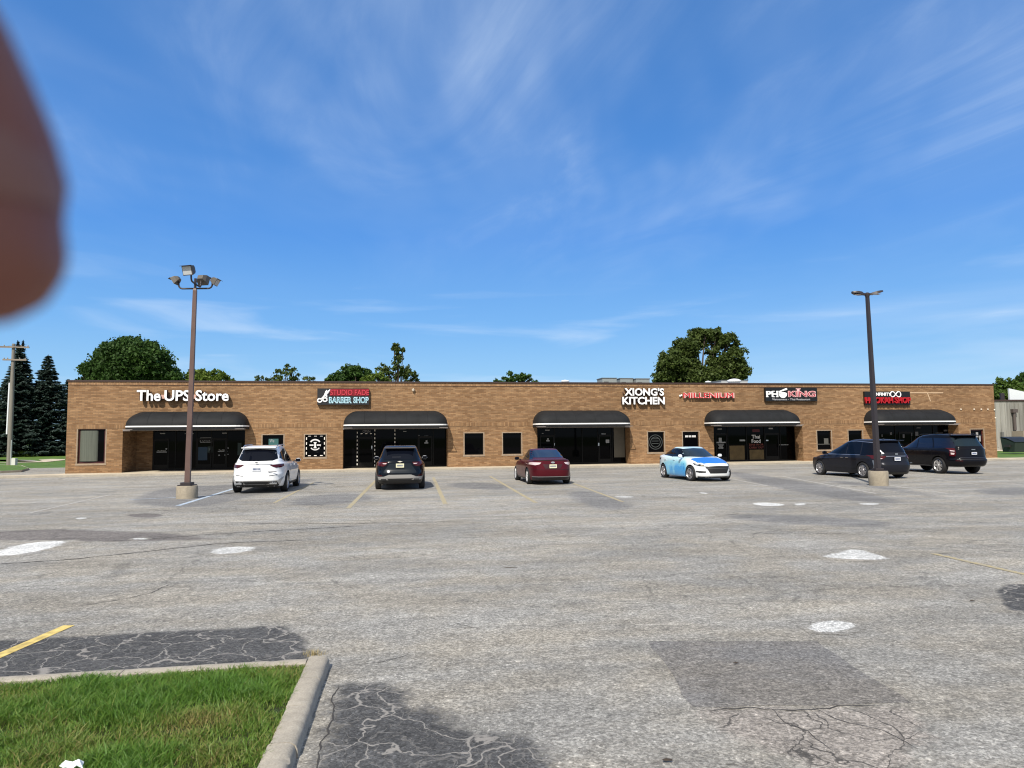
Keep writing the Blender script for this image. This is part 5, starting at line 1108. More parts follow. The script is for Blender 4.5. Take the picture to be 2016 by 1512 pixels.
# --- white hatch-tailed sedan with blue bonnet, coming out of the lot
def compact():
    car = empty('moving_sedan'); tag(car, 'white compact sedan with a bright blue bonnet and pale blue side graphics, facing the camera', 'car')
    m_ = bpy.data.materials.new('blue_wash_paint'); m_.use_nodes = True; t = m_.node_tree; b = t.nodes['Principled BSDF']; b.inputs['Roughness'].default_value = .3; b.inputs['Coat Weight'].default_value = 1
    tc = nn(t, 'ShaderNodeTexCoord'); sp = nn(t, 'ShaderNodeSeparateXYZ'); t.links.new(tc.outputs['Object'], sp.inputs[0])
    n = nn(t, 'ShaderNodeTexNoise'); n.inputs['Scale'].default_value = 1.6; n.inputs['Detail'].default_value = 5; n.inputs['Distortion'].default_value = 1.2; t.links.new(tc.outputs['Object'], n.inputs['Vector'])
    def mr(x, a, b_, c_, d): q = nn(t, 'ShaderNodeMapRange', interpolation_type='SMOOTHSTEP'); q.inputs[1].default_value = a; q.inputs[2].default_value = b_; q.inputs[3].default_value = c_; q.inputs[4].default_value = d; t.links.new(x, q.inputs[0]); return q.outputs[0]
    def mu(a, b_): q = nn(t, 'ShaderNodeMath', operation='MULTIPLY'); t.links.new(a, q.inputs[0]); t.links.new(b_, q.inputs[1]); return q.outputs[0]
    f = mu(mu(mr(sp.outputs[0], -1.9, -.2, .15, 1), mr(sp.outputs[0], .85, 1.25, 1, 0)), mu(mr(sp.outputs[2], .95, .45, .15, 1), mr(n.outputs[0], .25, .62, .35, 1)))
    rp = nn(t, 'ShaderNodeValToRGB'); e = rp.color_ramp.elements; e[0].position = 0; e[0].color = (.76, .78, .79, 1); e[1].position = .8; e[1].color = (.01, .34, .78, 1); x = e.new(.3); x.color = (.28, .68, .84, 1); t.links.new(f, rp.inputs[0]); t.links.new(rp.outputs[0], b.inputs['Base Color'])
    pm = m_; wh = paint('white_paint', (.76, .78, .79), rough=.3)
    zb = [(-2.4, 1.03), (-1.6, .99), (.4, .93), (.9, .92), (2.4, .74)]
    rows = [(-2.0, 2.0, .78, .17, 5, 5), (-2.18, 2.20, .84, .17, 5, 4), (-2.28, 2.30, .88, .26, 4.4, 3.6), (-2.32, 2.335, .905, .42, 4.4, 3.4), (-2.33, 2.34, .915, .58, 4.4, 3.2), (-2.32, 2.30, .915, .70, 4.2, 3.2), (-2.31, 2.22, .91, [(-2.4, .88), (0, .84), (2.4, .72)], 4.2, 3.2),
            (-2.30, 2.10, .885, zb, 4.2, 3.2), (-2.28, 1.98, .85, [(-2.4, 1.07), (-1.6, 1.03), (.4, .965), (.9, .955), (2.1, .79)], 4, 3.4), (-2.15, 1.65, .82, [(-2.3, 1.10), (-1.6, 1.05), (.8, 1.0), (1.65, .885)], 4, 3.6), (-2.0, 1.30, .79, [(-2.1, 1.11), (-1.3, 1.07), (.8, 1.03), (1.3, .97)], 4, 3.6),
            (-1.86, 1.10, .765, [(-2, 1.12), (0, 1.06), (1.1, 1.02)], 3.6, 3.0), (-1.52, .72, .72, [(-1.6, 1.24), (0, 1.2), (.7, 1.16)], 3.4, 3.0), (-1.20, .36, .665, [(-1.3, 1.34), (.4, 1.30)], 3.4, 3.2), (-.95, .08, .615, [(-1, 1.405), (.2, 1.395)], 3.4, 3.4), (-.78, -.12, .56, [(-.9, 1.44), (-.4, 1.455), (0, 1.44)], 3.4, 3.4), (-.6, -.28, .42, 1.468, 3, 3)]
    me, bv = body_mesh(rows); finish(car, me, (-1.33, 1.37), .38, .91, pm); wheels(car, (-1.33, 1.37), .905, .33, .225, 5, 'pair', M_ALLOY, steer=9)
    hood = decal('bonnet', [(2.03, -.52), (2.10, 0), (2.03, .52), (1.75, .70), (1.2, .74), (1.12, 0), (1.2, -.74), (1.75, -.70)], 'T', bv, mat('bright_blue_paint', (.012, .17, .62), .28, coat=1), car, .004)
    decal('windshield', [(-.70, 1.045), (0, 1.02), (.70, 1.045), (.555, 1.375), (0, 1.405), (-.555, 1.375)], 'F', bv, mat('windshield_glass', (.012, .02, .026), .04, ior=1.5), car)
    decal('side_window', [(.82, 1.04), (.30, 1.34), (-.2, 1.41), (-.8, 1.385), (-1.3, 1.21), (-1.5, 1.08), (-.4, 1.02)], 'L', bv, M_CGLASS, car, mirror=True)
    decal('window_pillar', [(-.46, 1.01), (-.40, 1.01), (-.44, 1.41), (-.50, 1.41)], 'L', bv, M_TRIMB, car, .008, mirror=True)
    decal('rear_window', [(-.66, 1.15), (.66, 1.15), (.53, 1.39), (-.53, 1.39)], 'B', bv, M_CGLASS, car)
    decal('grille', [(-.58, .655), (0, .675), (.58, .655), (.52, .60), (.38, .36), (-.38, .36), (-.52, .60)], 'F', bv, M_TRIMB, car, .008)
    decal('grille_bar', [(-.53, .585), (.53, .585), (.50, .555), (-.50, .555)], 'F', bv, mat('grey_bar', (.05, .05, .055), .4), car, .016)
    decal('headlight', [(.56, .70), (.72, .76), (.80, .78), (.79, .71), (.70, .665), (.58, .655)], 'F', bv, M_TRIMB, car, .01, mirror=True)
    decal('headlight_lens', [(.68, .735), (.76, .755), (.77, .73), (.72, .71)], 'F', bv, M_HEAD, car, .016, mirror=True); decal('turn_light', [(.58, .69), (.66, .70), (.66, .675), (.59, .668)], 'F', bv, mat('amber_glass', (.5, .42, .28), .2), car, .016, mirror=True)
    decal('fog_light_vent', [(.52, .45), (.77, .46), (.79, .41), (.70, .38), (.54, .39)], 'F', bv, M_TRIMB, car, .009, mirror=True)
    decal('front_lip', [(-.74, .23), (.74, .23), (.72, .17), (-.72, .17)], 'F', bv, M_TRIMB, car, .008)
    decal('tail_light', [(-.85, .95), (.85, .95), (.85, .85), (-.85, .85)], 'B', bv, M_TAIL, car, .008)
    gaps(car, bv, [[(-1.25, 1.0), (-1.05, .7), (-.95, .35)], [(-.42, 1.0), (-.38, .28)], [(.85, .98), (.85, .30)]]); mirrors(car, .66, .86, 1.07, wh); handles(car, (-1.0, -.1), .915, .88, pm)
    # wheel and seat seen dimly behind the screen would be inside; the glass is dark
    return car
c = compact(); place(c, G(1357, 947), (1.37, -.905), -77.5)

# --- charcoal minivan
def minivan():
    car = empty('parked_minivan'); tag(car, 'charcoal grey minivan parked behind the right lamp post, seen from its rear left corner', 'car', 'cars parked facing the shops')
    pm = paint('charcoal_paint', (0.014, 0.015, 0.021), metal=.2, rough=.28)
    zb = [(-2.6, 1.02), (-1.5, 1.0), (.6, .97), (1.3, .96), (2.6, .80)]
    rows = [(-2.2, 2.2, .84, .20, 5, 5), (-2.42, 2.42, .92, .20, 5, 4), (-2.52, 2.50, .955, .30, 4.6, 4), (-2.57, 2.56, .98, .45, 4.6, 3.8), (-2.58, 2.57, .995, .60, 4.6, 3.6), (-2.52, 2.55, 1.0, .72, 4.6, 3.6), (-2.50, 2.48, 1.0, .84, 4.6, 3.6), (-2.49, 2.38, .985, [(-2.6, .95), (0, .92), (2.6, .76)], 4.6, 3.6),
            (-2.47, 2.25, .955, zb, 4.6, 3.6), (-2.45, 2.05, .925, [(a, b + .035) for a, b in zb], 4.6, 3.8), (-2.43, 1.72, .90, [(-2.6, 1.09), (.6, 1.03), (1.7, .98)], 4.6, 3.8), (-2.41, 1.50, .885, [(-2.6, 1.13), (.6, 1.07), (1.5, 1.04)], 4.6, 3.2),
            (-2.32, 1.08, .835, [(-2.5, 1.27), (1, 1.22)], 4.6, 3.2), (-2.22, .66, .785, [(-2.5, 1.42), (1, 1.37)], 4.6, 3.2), (-2.15, .30, .74, [(-2.5, 1.56), (-1, 1.57), (.5, 1.51)], 4.6, 3.4), (-2.10, .02, .69, [(-2.3, 1.655), (-1, 1.67), (.2, 1.62)], 4.6, 3.4), (-2.0, -.3, .60, [(-2.2, 1.70), (-1, 1.725), (-.2, 1.70)], 4.4, 3.4), (-1.85, -.6, .46, [(-2, 1.715), (-1, 1.742), (-.5, 1.73)], 4, 3.4)]
    me, bv = body_mesh(rows); finish(car, me, (-1.52, 1.48), .40, .995, pm); wheels(car, (-1.52, 1.48), .99, .352, .235, 7, 'pair')
    decal('rear_window', [(-.76, 1.16), (.76, 1.16), (.66, 1.58), (0, 1.61), (-.66, 1.58)], 'B', bv, M_CGLASS, car)
    decal('side_window', [(1.15, 1.06), (.55, 1.46), (.20, 1.575), (-.35, 1.62), (-.35, 1.06)], 'L', bv, M_CGLASS, car, mirror=True)
    decal('side_window', [(-.42, 1.06), (-.42, 1.62), (-1.28, 1.62), (-1.30, 1.06)], 'L', bv, M_CGLASS, car, mirror=True)
    decal('side_window', [(-1.37, 1.02), (-1.36, 1.61), (-1.9, 1.56), (-2.33, 1.12), (-2.30, 1.05)], 'L', bv, M_CGLASS, car, mirror=True)
    for a, b in (((1.22, 1.04), (.55, 1.49)), ((.55, 1.49), (.2, 1.605)), ((.2, 1.605), (-.9, 1.65)), ((-.9, 1.65), (-1.9, 1.59)), ((-1.9, 1.59), (-2.37, 1.10)), ((-1.33, 1.03), (1.2, 1.035))):
        A, B = Vector(a), Vector(b); d = (B - A).normalized(); n = Vector((-d.y, d.x)) * .011; decal('chrome_strip', [tuple(A - n), tuple(B - n), tuple(B + n), tuple(A + n)], 'L', bv, M_ALLOY, car, .009, .2, mirror=True)
    decal('windshield', [(-.76, 1.09), (.76, 1.09), (.62, 1.54), (-.62, 1.54)], 'F', bv, M_CGLASS, car)
    decal('tail_light', [(.50, .995), (.90, 1.03), (.90, .89), (.82, .84), (.62, .87)], 'B', bv, M_TAIL, car, .012, mirror=True); decal('tail_light_lens', [(.64, .90), (.86, .915), (.82, .865), (.70, .87)], 'B', bv, M_TAILC, car, .018, mirror=True)
    decal('chrome_strip', [(-.5, 1.0), (.5, 1.0), (.5, .975), (-.5, .975)], 'B', bv, M_ALLOY, car, .01)
    decal('bumper_reflection', [(.80, .80), (.89, .82), (.88, .42), (.80, .46)], 'B', bv, mat('painted_grey_reflection', (.16, .17, .19), .25, .5), car, .008, mirror=True)  # pale reflection on the bumper corners, painted as a grey overlay
    sp = MB(); sp.box(-2.24, -1.9, -.66, .66, 1.655, 1.69); sp.build('spoiler', pm, car, bevel=.014)
    decal('bumper_gap', [(-.86, .60), (.86, .60), (.86, .585), (-.86, .585)], 'B', bv, M_GAP, car, .006); decal('rear_skirt', [(-.85, .30), (.85, .30), (.83, .2), (-.83, .2)], 'B', bv, M_TRIMB, car, .008)
    plate(car, -2.545, .87, M_PLATEW); mb = MB(); mb.box(-2.50, -2.485, -.07, .07, 1.05, 1.12); mb.build('emblem', M_CHROME, car)
    mb = MB(); mb.box(-2.55, -2.53, -.74, -.62, .68, .70); mb.build('badge', M_CHROME, car)
    decal('slide_track', [(-2.3, .985), (-1.4, .985), (-1.4, .965), (-2.3, .965)], 'L', bv, M_GAP, car, .006, mirror=True)
    gaps(car, bv, [[(-1.34, 1.02), (-1.30, .6), (-1.15, .3)], [(-.385, 1.04), (-.385, .28)], [(.95, .98), (.95, .30)], [(-1.3, .42), (.95, .42)]]); mirrors(car, .95, .93, 1.10, pm, 1.15); handles(car, (-.55, -.2), 1.0, .90, M_CHROME); fin(car, -1.7, 1.72); return car
c = minivan(); place(c, G(1698, 941.5), (-1.52, .99), 103.0)

# --- black full size suv
def big_suv():
    car = empty('parked_suv'); tag(car, 'large black full size SUV at the far right end of the parked row', 'car', 'cars parked facing the shops')
    pm = paint('black_paint', (0.004, 0.004, 0.006), rough=.18)
    zb = [(-2.8, 1.20), (0, 1.18), (1.3, 1.16), (2.8, 1.10)]
    rows = [(-2.3, 2.3, .86, .36, 5, 5), (-2.52, 2.52, .95, .36, 5, 4.5), (-2.64, 2.62, .98, .44, 5, 4.5), (-2.70, 2.68, 1.0, .56, 5, 4.2), (-2.71, 2.69, 1.015, .68, 5, 4.2), (-2.64, 2.68, 1.025, .76, 5, 4.2), (-2.61, 2.66, 1.03, .92, 5, 4.2), (-2.60, 2.62, 1.025, 1.06, 5, 4.2), (-2.59, 2.52, 1.0, zb, 5, 4.4),
            (-2.57, 2.35, .965, [(a, b + .045) for a, b in zb], 5, 4.6), (-2.55, 1.75, .93, [(-2.8, 1.28), (1.8, 1.21)], 5, 4.4), (-2.54, 1.45, .915, [(-2.8, 1.31), (1.5, 1.26)], 5, 3.6), (-2.46, 1.15, .865, [(-2.6, 1.42), (1.2, 1.39)], 5, 3.6), (-2.36, .85, .82, [(-2.6, 1.57), (.9, 1.54)], 5, 3.6), (-2.29, .58, .785, [(-2.5, 1.71), (-1, 1.73), (.6, 1.68)], 5, 3.8), (-2.24, .36, .745, [(-2.5, 1.82), (-1, 1.845), (.4, 1.79)], 5, 3.8), (-2.12, .1, .66, [(-2.3, 1.875), (-1, 1.91), (.2, 1.87)], 5, 3.8), (-1.9, -.3, .50, [(-2, 1.895), (-1, 1.925), (-.2, 1.91)], 4.5, 3.6)]
    me, bv = body_mesh(rows); finish(car, me, (-1.50, 1.57), .46, 1.02, pm); wheels(car, (-1.50, 1.57), 1.02, .405, .275, 6, 'pair', mat('machined_alloy', (.5, .5, .5), .3, .7))
    decal('rear_window', [(-.80, 1.34), (.80, 1.34), (.70, 1.74), (0, 1.76), (-.70, 1.74)], 'B', bv, mat('teal_tint_glass', (.004, .012, .018), .04, ior=1.5), car)
    gl = mat('navy_tint_glass', (.004, .006, .018), .04, ior=1.5)
    for pl in ([(1.12, 1.25), (.62, 1.64), (.35, 1.72), (.05, 1.74), (.02, 1.25)], [(-.05, 1.25), (-.03, 1.74), (-.95, 1.745), (-1.12, 1.25)], [(-1.22, 1.25), (-1.03, 1.745), (-2.05, 1.72), (-2.38, 1.30), (-2.36, 1.26)]): decal('side_window', pl, 'L', bv, gl, car, mirror=True)
    decal('windshield', [(-.80, 1.30), (.80, 1.30), (.68, 1.72), (-.68, 1.72)], 'F', bv, M_CGLASS, car)
    decal('tail_light', [(.79, 1.25), (.91, 1.25), (.925, .88), (.82, .86), (.79, 1.0)], 'B', bv, M_TAIL, car, .012, mirror=True); decal('tail_light_lens', [(.81, 1.13), (.90, 1.16), (.90, 1.11), (.82, 1.09)], 'B', bv, M_TAILC, car, .018, mirror=True); decal('tail_light_lens', [(.82, 1.02), (.90, 1.04), (.90, .95), (.84, .94)], 'B', bv, M_TAILC, car, .018, mirror=True)
    sp = MB(); sp.box(-2.42, -2.0, -.72, .72, 1.835, 1.88); sp.build('spoiler', pm, car, bevel=.018)
    decal('chrome_strip', [(-.7, .80), (.7, .80), (.7, .785), (-.7, .785)], 'B', bv, M_ALLOYD, car, .012); decal('bumper_step', [(-.8, .735), (.8, .735), (.8, .70), (-.8, .70)], 'B', bv, M_TRIMB, car, .01); decal('reflector', [(.62, .66), (.84, .67), (.84, .645), (.62, .635)], 'B', bv, M_TAIL, car, .012, mirror=True)
    plate(car, -2.655, 1.0, M_PLATEW, w=.28, h=.12); mb = MB(); mb.box(-2.62, -2.60, -.10, .10, 1.16, 1.20); mb.build('emblem', M_CHROME, car)
    decal('running_board', [(-1.0, .42), (1.1, .42), (1.1, .385), (-1.0, .385)], 'L', bv, M_ALLOYD, car, .03, mirror=True)
    for sg in (1, -1):
        mb = MB(); mb.tube([(-2.1, sg * .70, 1.87), (-1.9, sg * .70, 1.925), (-.1, sg * .70, 1.93), (.1, sg * .69, 1.87)], .017, 6); mb.build('roof_rail', M_TRIMB, car)
    gaps(car, bv, [[(-1.18, 1.2), (-1.12, .6)], [(0, 1.2), (0, .4)], [(1.12, 1.2), (1.12, .4)]]); mirrors(car, .95, .98, 1.34, pm, 1.3); handles(car, (-.85, .2), 1.03, 1.10, pm); return car
c = big_suv(); place(c, G(1847, 932.5), (-1.50, 1.02), 99.0)

# ------------------------------------------------------------------ parking lot lamps
M_POLE = mat('bronze_pole_paint', (0.105, 0.062, 0.052), 0.5, var=.15, vscale=3); M_POLED = mat('dark_bronze_pole_paint', (0.030, 0.024, 0.026), 0.45)
M_HEADM = mat('lamp_housing', (0.085, 0.075, 0.062), 0.5); M_LENS = mat('lamp_lens', (0.45, 0.47, 0.48), 0.15)
b0 = G(368, 981).to_2d()
lp = empty('parking_lot_lamp', (b0.x, b0.y, 0)); tag(lp, 'tall brown square lamp post with four floodlights on a round concrete footing', 'lamp post')
fh = 0.44; mb = MB(); mb.lathe([(.345, -.02), (.35, .1), (.345, fh - .04), (.325, fh - .005), (0, fh)], 36); mb.build('footing', M_BASE, lp, auto=True)
mb = MB(); mb.box(-.24, .24, -.24, .24, fh, fh + .03); mb.box(-.17, .17, -.17, .17, fh + .03, fh + .11); mb.build('base_plate', M_POLED, lp, bevel=.01)
TOP = AT(384, 572, b0.y); lean = Vector((TOP.x - b0.x, 0, TOP.z))
def at_pole(z, dx=0, dy=0): return Vector((lean.x * z / lean.z + dx, dy, z))
mb = MB(); a_, b_ = .088, .062; P0, P1 = at_pole(fh + .03), at_pole(TOP.z); rotp = Matrix.Rotation(FANG, 4, 'Z')
sq = lambda h_, P: [P + rotp @ Vector((x * h_, y * h_, 0)) for x, y in ((-1, -1), (1, -1), (1, 1), (-1, 1))]
mb.add(sq(a_, P0) + sq(b_, P1) + sq(.045, P1 + Vector((0, 0, .07))), [(0, 1, 5, 4), (1, 2, 6, 5), (2, 3, 7, 6), (3, 0, 4, 7), (4, 5, 9, 8), (5, 6, 10, 9), (6, 7, 11, 10), (7, 4, 8, 11), (8, 9, 10, 11)]); mb.build('pole', M_POLE, lp, bevel=.008)
zt = TOP.z + .05; mb = MB(); mb.tube([at_pole(zt), at_pole(zt + .38)], .045, 10); mb.build('tenon', M_POLED, lp, auto=True)
def flood(parent, end, az, tilt, s=1.0):
    """box floodlight: wedge housing with a lens, az = direction it points, tilt downwards"""
    M_ = Matrix.Translation(end) @ Matrix.Rotation(az, 4, 'Z') @ Matrix.Rotation(tilt, 4, 'Y') @ Matrix.Scale(s, 4)
    mb = MB(); v = [Vector(p) for p in ((.20, -.20, -.17), (.20, .20, -.17), (.20, .20, .17), (.20, -.20, .17), (.02, -.17, -.12), (.02, .17, -.12), (.02, .17, .15), (.02, -.17, .15), (-.10, -.10, -.07), (-.10, .10, -.07), (-.10, .10, .08), (-.10, -.10, .08))]
    mb.add([M_ @ q for q in v], [(0, 1, 2, 3), (0, 4, 5, 1), (1, 5, 6, 2), (2, 6, 7, 3), (3, 7, 4, 0), (4, 8, 9, 5), (5, 9, 10, 6), (6, 10, 11, 7), (7, 11, 8, 4), (8, 11, 10, 9)])
    o = mb.build('floodlight', M_HEADM, parent, bevel=.012)
    q = MB(); q.box(.202, .21, -.17, .17, -.14, .14, M=M_); q.build('lens', M_LENS, o); q = MB(); q.box(.19, .30, -.20, .20, .165, .18, M=M_); q.build('visor', M_POLED, o)
for (dx, dy, zr, az, tilt) in ((-.72, 0, .34, 180, 32), (.74, 0, .28, 0, 30), (.13, -.70, .36, -105, 18), (-.07, .72, .34, 80, 22)):
    d = Vector((dx, dy, 0)); L_ = d.length; d.normalize(); base = at_pole(zt + (0.02 if abs(dx) > .5 else .18)); pts = [base + d * .04, base + d * (L_ - .28)]
    for i in range(5):
        a = math.pi / 2 * (i + 1) / 5; pts.append(base + d * (L_ - .28 + .14 * math.sin(a)) + Vector((0, 0, .14 * (1 - math.cos(a)))))
    pts.append(base + d * (L_ - .14) + Vector((0, 0, zr - .08)))
    mb = MB(); mb.tube(pts, .03, 8); mb.build('arm', M_POLED, lp, smooth=True)
    flood(lp, base + d * (L_ - .10) + Vector((0, 0, zr)), R(az), R(tilt), .78 if abs(dx) > .5 else 1.0)
b1 = G(1730, 955.5).to_2d()
lq = empty('parking_lot_lamp', (b1.x, b1.y, 0)); tag(lq, 'slim dark lamp post with two flat lamp heads on a tall pale concrete footing', 'lamp post')
fh2 = .56; mb = MB(); mb.lathe([(.335, -.02), (.345, .05), (.36, .3), (.355, fh2 - .04), (.335, fh2 - .004), (0, fh2)], 36); mb.build('footing', M_BASE, lq, auto=True)
mb = MB(); mb.box(-.23, .23, -.23, .23, fh2, fh2 + .03); mb.box(-.15, .15, -.15, .15, fh2 + .03, fh2 + .10); mb.build('base_plate', M_POLED, lq, bevel=.01)
T2 = AT(1707.5, 583, b1.y); lean = Vector((T2.x - b1.x, 0, T2.z)); P0, P1 = at_pole(fh2 + .03), at_pole(T2.z); rotp = Matrix.Rotation(R(20), 4, 'Z')
mb = MB(); mb.add(sq(.088, P0) + sq(.055, P1), [(0, 1, 5, 4), (1, 2, 6, 5), (2, 3, 7, 6), (3, 0, 4, 7), (4, 5, 6, 7)]); mb.build('pole', M_POLED, lq, bevel=.008)
mb = MB(); mb.lathe([(.06, -.06), (.10, .03), (.10, .10), (.05, .14), (0, .14)], 12, Matrix.Translation(P1)); mb.build('bracket', M_POLED, lq, auto=True)
for sg, az, rise in ((-1, 190, .10), (1, 8, .16)):
    d = Vector((math.cos(R(az)), math.sin(R(az)), 0)); n_ = Vector((-d.y, d.x, 0)); mb = MB(); base = P1 + Vector((0, 0, .05)); vs = []
    prof = ((.10, .04, .04), (.2, .06, .045), (.3, .15, .055), (.45, .17, .05), (.58, .14, .035), (.66, .05, .02))
    for x, w_, h_ in prof:
        c_ = base + d * x + Vector((0, 0, rise * (x / .66))); vs += [c_ - n_ * w_ - Vector((0, 0, h_)), c_ + n_ * w_ - Vector((0, 0, h_)), c_ + n_ * w_ * .8 + Vector((0, 0, h_)), c_ - n_ * w_ * .8 + Vector((0, 0, h_))]
    fs = [(0, 1, 2, 3)] + [(i * 4 + k, i * 4 + (k + 1) % 4, i * 4 + 4 + (k + 1) % 4, i * 4 + 4 + k) for i in range(5) for k in range(4)] + [(20, 23, 22, 21)]
    mb.add(vs, fs); o = mb.build('lamp_head', M_POLED, lq, auto=True)
    q = MB(); c_ = base + d * .42 + Vector((0, 0, rise * .6 - .06)); q.poly([c_ - n_ * .1 - d * .12, c_ + n_ * .1 - d * .12, c_ + n_ * .1 + d * .12, c_ - n_ * .1 + d * .12], (0, 0, -.006)); q.build('lens', M_LENS, o)

# ------------------------------------------------------------------ trees
def leafmat(name, a, b_, c_):
    m = bpy.data.materials.new(name); m.use_nodes = True; t = m.node_tree; b = t.nodes['Principled BSDF']; b.inputs['Roughness'].default_value = .6; b.inputs['Specular IOR Level'].default_value = .2
    an = nn(t, 'ShaderNodeAttribute', attribute_name='tone'); r = nn(t, 'ShaderNodeValToRGB'); e = r.color_ramp.elements; e[0].position = 0; e[0].color = V4(a); e[1].position = 1; e[1].color = V4(c_); x = e.new(.5); x.color = V4(b_)
    t.links.new(an.outputs['Fac'], r.inputs[0]); t.links.new(r.outputs[0], b.inputs['Base Color'])
    tr = nn(t, 'ShaderNodeBsdfTranslucent'); t.links.new(r.outputs[0], tr.inputs[0]); ms = nn(t, 'ShaderNodeMixShader'); ms.inputs[0].default_value = .22
    t.links.new(b.outputs[0], ms.inputs[1]); t.links.new(tr.outputs[0], ms.inputs[2]); t.links.new(ms.outputs[0], t.nodes['Material Output'].inputs[0]); return m
LM = dict(dark=leafmat('dark_leaf', (.022, .045, .012), (.036, .078, .016), (.062, .115, .022)), mid=leafmat('mid_leaf', (.035, .065, .012), (.062, .11, .018), (.095, .15, .028)),
          light=leafmat('light_leaf', (.06, .095, .014), (.10, .15, .022), (.14, .19, .035)), spruce=leafmat('spruce_needle', (.010, .020, .014), (.020, .038, .028), (.075, .105, .09)), olive=leafmat('olive_leaf', (.032, .052, .012), (.056, .083, .018), (.088, .115, .028)))
M_BARK = mat('bark', (.06, .045, .033), .9, var=.3, vscale=4)
def leaf_cloud(name, C, n_rand, size, mt, parent, tones, elong=1.5, flat=None):
    """C: (n,3) leaf centres; small quads of random attitude"""
    n = len(C); r = n_rand; a = r.normal(size=(n, 3)); a /= np.linalg.norm(a, axis=1)[:, None]; b = r.normal(size=(n, 3)); b -= (a * b).sum(1)[:, None] * a; b /= np.linalg.norm(b, axis=1)[:, None]
    if flat is not None: a = flat[0]; b = flat[1]
    s_ = size * (0.6 + .8 * r.random(n)); u = a * (s_ * elong / 2)[:, None]; v = b * (s_ / 2)[:, None]
    V = np.stack([C - u, C + v, C + u, C - v], 1).reshape(-1, 3)
    me = bpy.data.meshes.new(name); me.vertices.add(4 * n); me.vertices.foreach_set('co', V.ravel()); me.loops.add(4 * n); me.loops.foreach_set('vertex_index', np.arange(4 * n)); me.polygons.add(n); me.polygons.foreach_set('loop_start', np.arange(n) * 4); me.update(); me.validate()
    at = me.attributes.new('tone', 'FLOAT', 'FACE'); at.data.foreach_set('value', np.clip(tones, 0, 1).astype(float)); return link(name, me, mt, parent)
def broadleaf(name, label, Y, px_base, blobs, mt, seed, leaf=.24, dens=1.0, openness=0.0, clr=.17, group=None, trunk_r=.28, nlimb=None, zdepth=1.0):
    """crown shaped by blobs (px, py, r_px) seen at depth Y; every blob is a bunch of twig clusters"""
    r = np.random.default_rng(seed); base = AT(px_base, 870, Y); base.z = 0; root = empty(name, base); tag(root, label, 'tree', group); k = Y / FPX; cl = []; tn = []; ctr = []
    for (bx, by, br) in blobs:
        c = AT(bx, by, Y + r.uniform(-1, 1) * br * k * .8 * zdepth) - base; rad = br * k; ctr.append((c, rad)); nc = max(6, int(13 * rad * rad * dens * (1 - openness * .5)))
        for _ in range(nc):
            d = r.normal(size=3); d /= np.linalg.norm(d); q = rad * (r.uniform(.35, 1.0) ** .6) * (1.0 if r.random() > .12 else 1.12)
            cc = np.array(c) + d * q * np.array([1, 1, .92]); cr = rad * clr * r.uniform(.6, 1.5) + .12; nl_ = int(40 * dens * (cr / .35) ** 1.7) + 8
            p = r.normal(size=(nl_, 3)) * cr * np.array([.62, .62, .42]); p[:, 2] -= (p[:, 0] ** 2 + p[:, 1] ** 2) * .25 / max(cr, .1)
            cl.append(cc + p); t0 = r.uniform(.3, .7); tn.append(t0 + r.normal(0, .10, nl_))
    leaf *= .78; C = np.concatenate(cl); T = np.concatenate(tn); ok = C[:, 2] > 1.6; C = C[ok]; T = T[ok]
    leaf_cloud('crown', C, r, leaf, mt, root, T)
    mb = MB(); top = max(c.z for c, _ in ctr) * .75; cx = sum(c.x for c, _ in ctr) / len(ctr)
    mb.tube([(0, 0, -.1), (0.05, 0, 1.2), (cx * .3, 0, top * .4), (cx * .7, .1, top * .75), (cx, 0, top)], [trunk_r * 1.3, trunk_r, trunk_r * .8, trunk_r * .5, trunk_r * .18], 9)
    for c, rad in ctr:
        z0 = top * r.uniform(.3, .62); s_ = Vector((cx * z0 / top * .8, 0, z0)); mid = s_.lerp(c, .5) + Vector((r.uniform(-.3, .3), r.uniform(-.3, .3), -.25)); mb.tube([s_, mid, c], [trunk_r * .42, trunk_r * .28, trunk_r * .10], 6)
        for _ in range(5):
            e = c + Vector(r.normal(size=3)).normalized() * rad * .85; mb.tube([mid.lerp(c, .6), c.lerp(e, .45), e], [trunk_r * .16, trunk_r * .10, trunk_r * .03], 5, cap=False)
    mb.build('trunk', M_BARK, root, smooth=True); return root
broadleaf('maple_tree', 'broad dark green maple rising behind the left end of the roof', 84, 255, [(252, 700, 40), (222, 712, 36), (290, 708, 38), (190, 728, 26), (322, 728, 26), (250, 740, 48), (212, 690, 20), (296, 684, 15), (265, 672, 15), (236, 676, 15), (168, 742, 14), (345, 742, 14), (310, 696, 14)], LM['dark'], 1, .30, 1.2, 0, .22)
broadleaf('small_maple_tree', 'lighter green tree just right of the broad maple, behind the left lamp post', 88, 408, [(385, 748, 22), (412, 745, 22), (440, 748, 17), (365, 750, 16), (425, 736, 12), (400, 735, 10)], LM['light'], 2, .28, 1.2)
broadleaf('locust_tree', 'airy grey green tree above the roof left of the barber sign', 90, 560, [(560, 744, 20), (530, 746, 14), (590, 746, 14), (575, 732, 12), (545, 736, 11), (512, 746, 8), (612, 748, 7), (565, 724, 7)], LM['olive'], 3, .26, .75, .5, .15)
broadleaf('cedar_tree', 'dense rounded dark tree above the barber sign', 86, 690, [(690, 742, 24), (668, 748, 18), (712, 744, 20), (684, 728, 12), (702, 728, 12), (652, 750, 10)], LM['dark'], 4, .26, 1.5)
broadleaf('bushy_tree', 'low yellow green tree wedged between the rounded tree and the spiky one', 82, 738, [(738, 748, 16), (722, 750, 14), (756, 750, 13), (745, 738, 9)], LM['light'], 5, .26, 1.2)
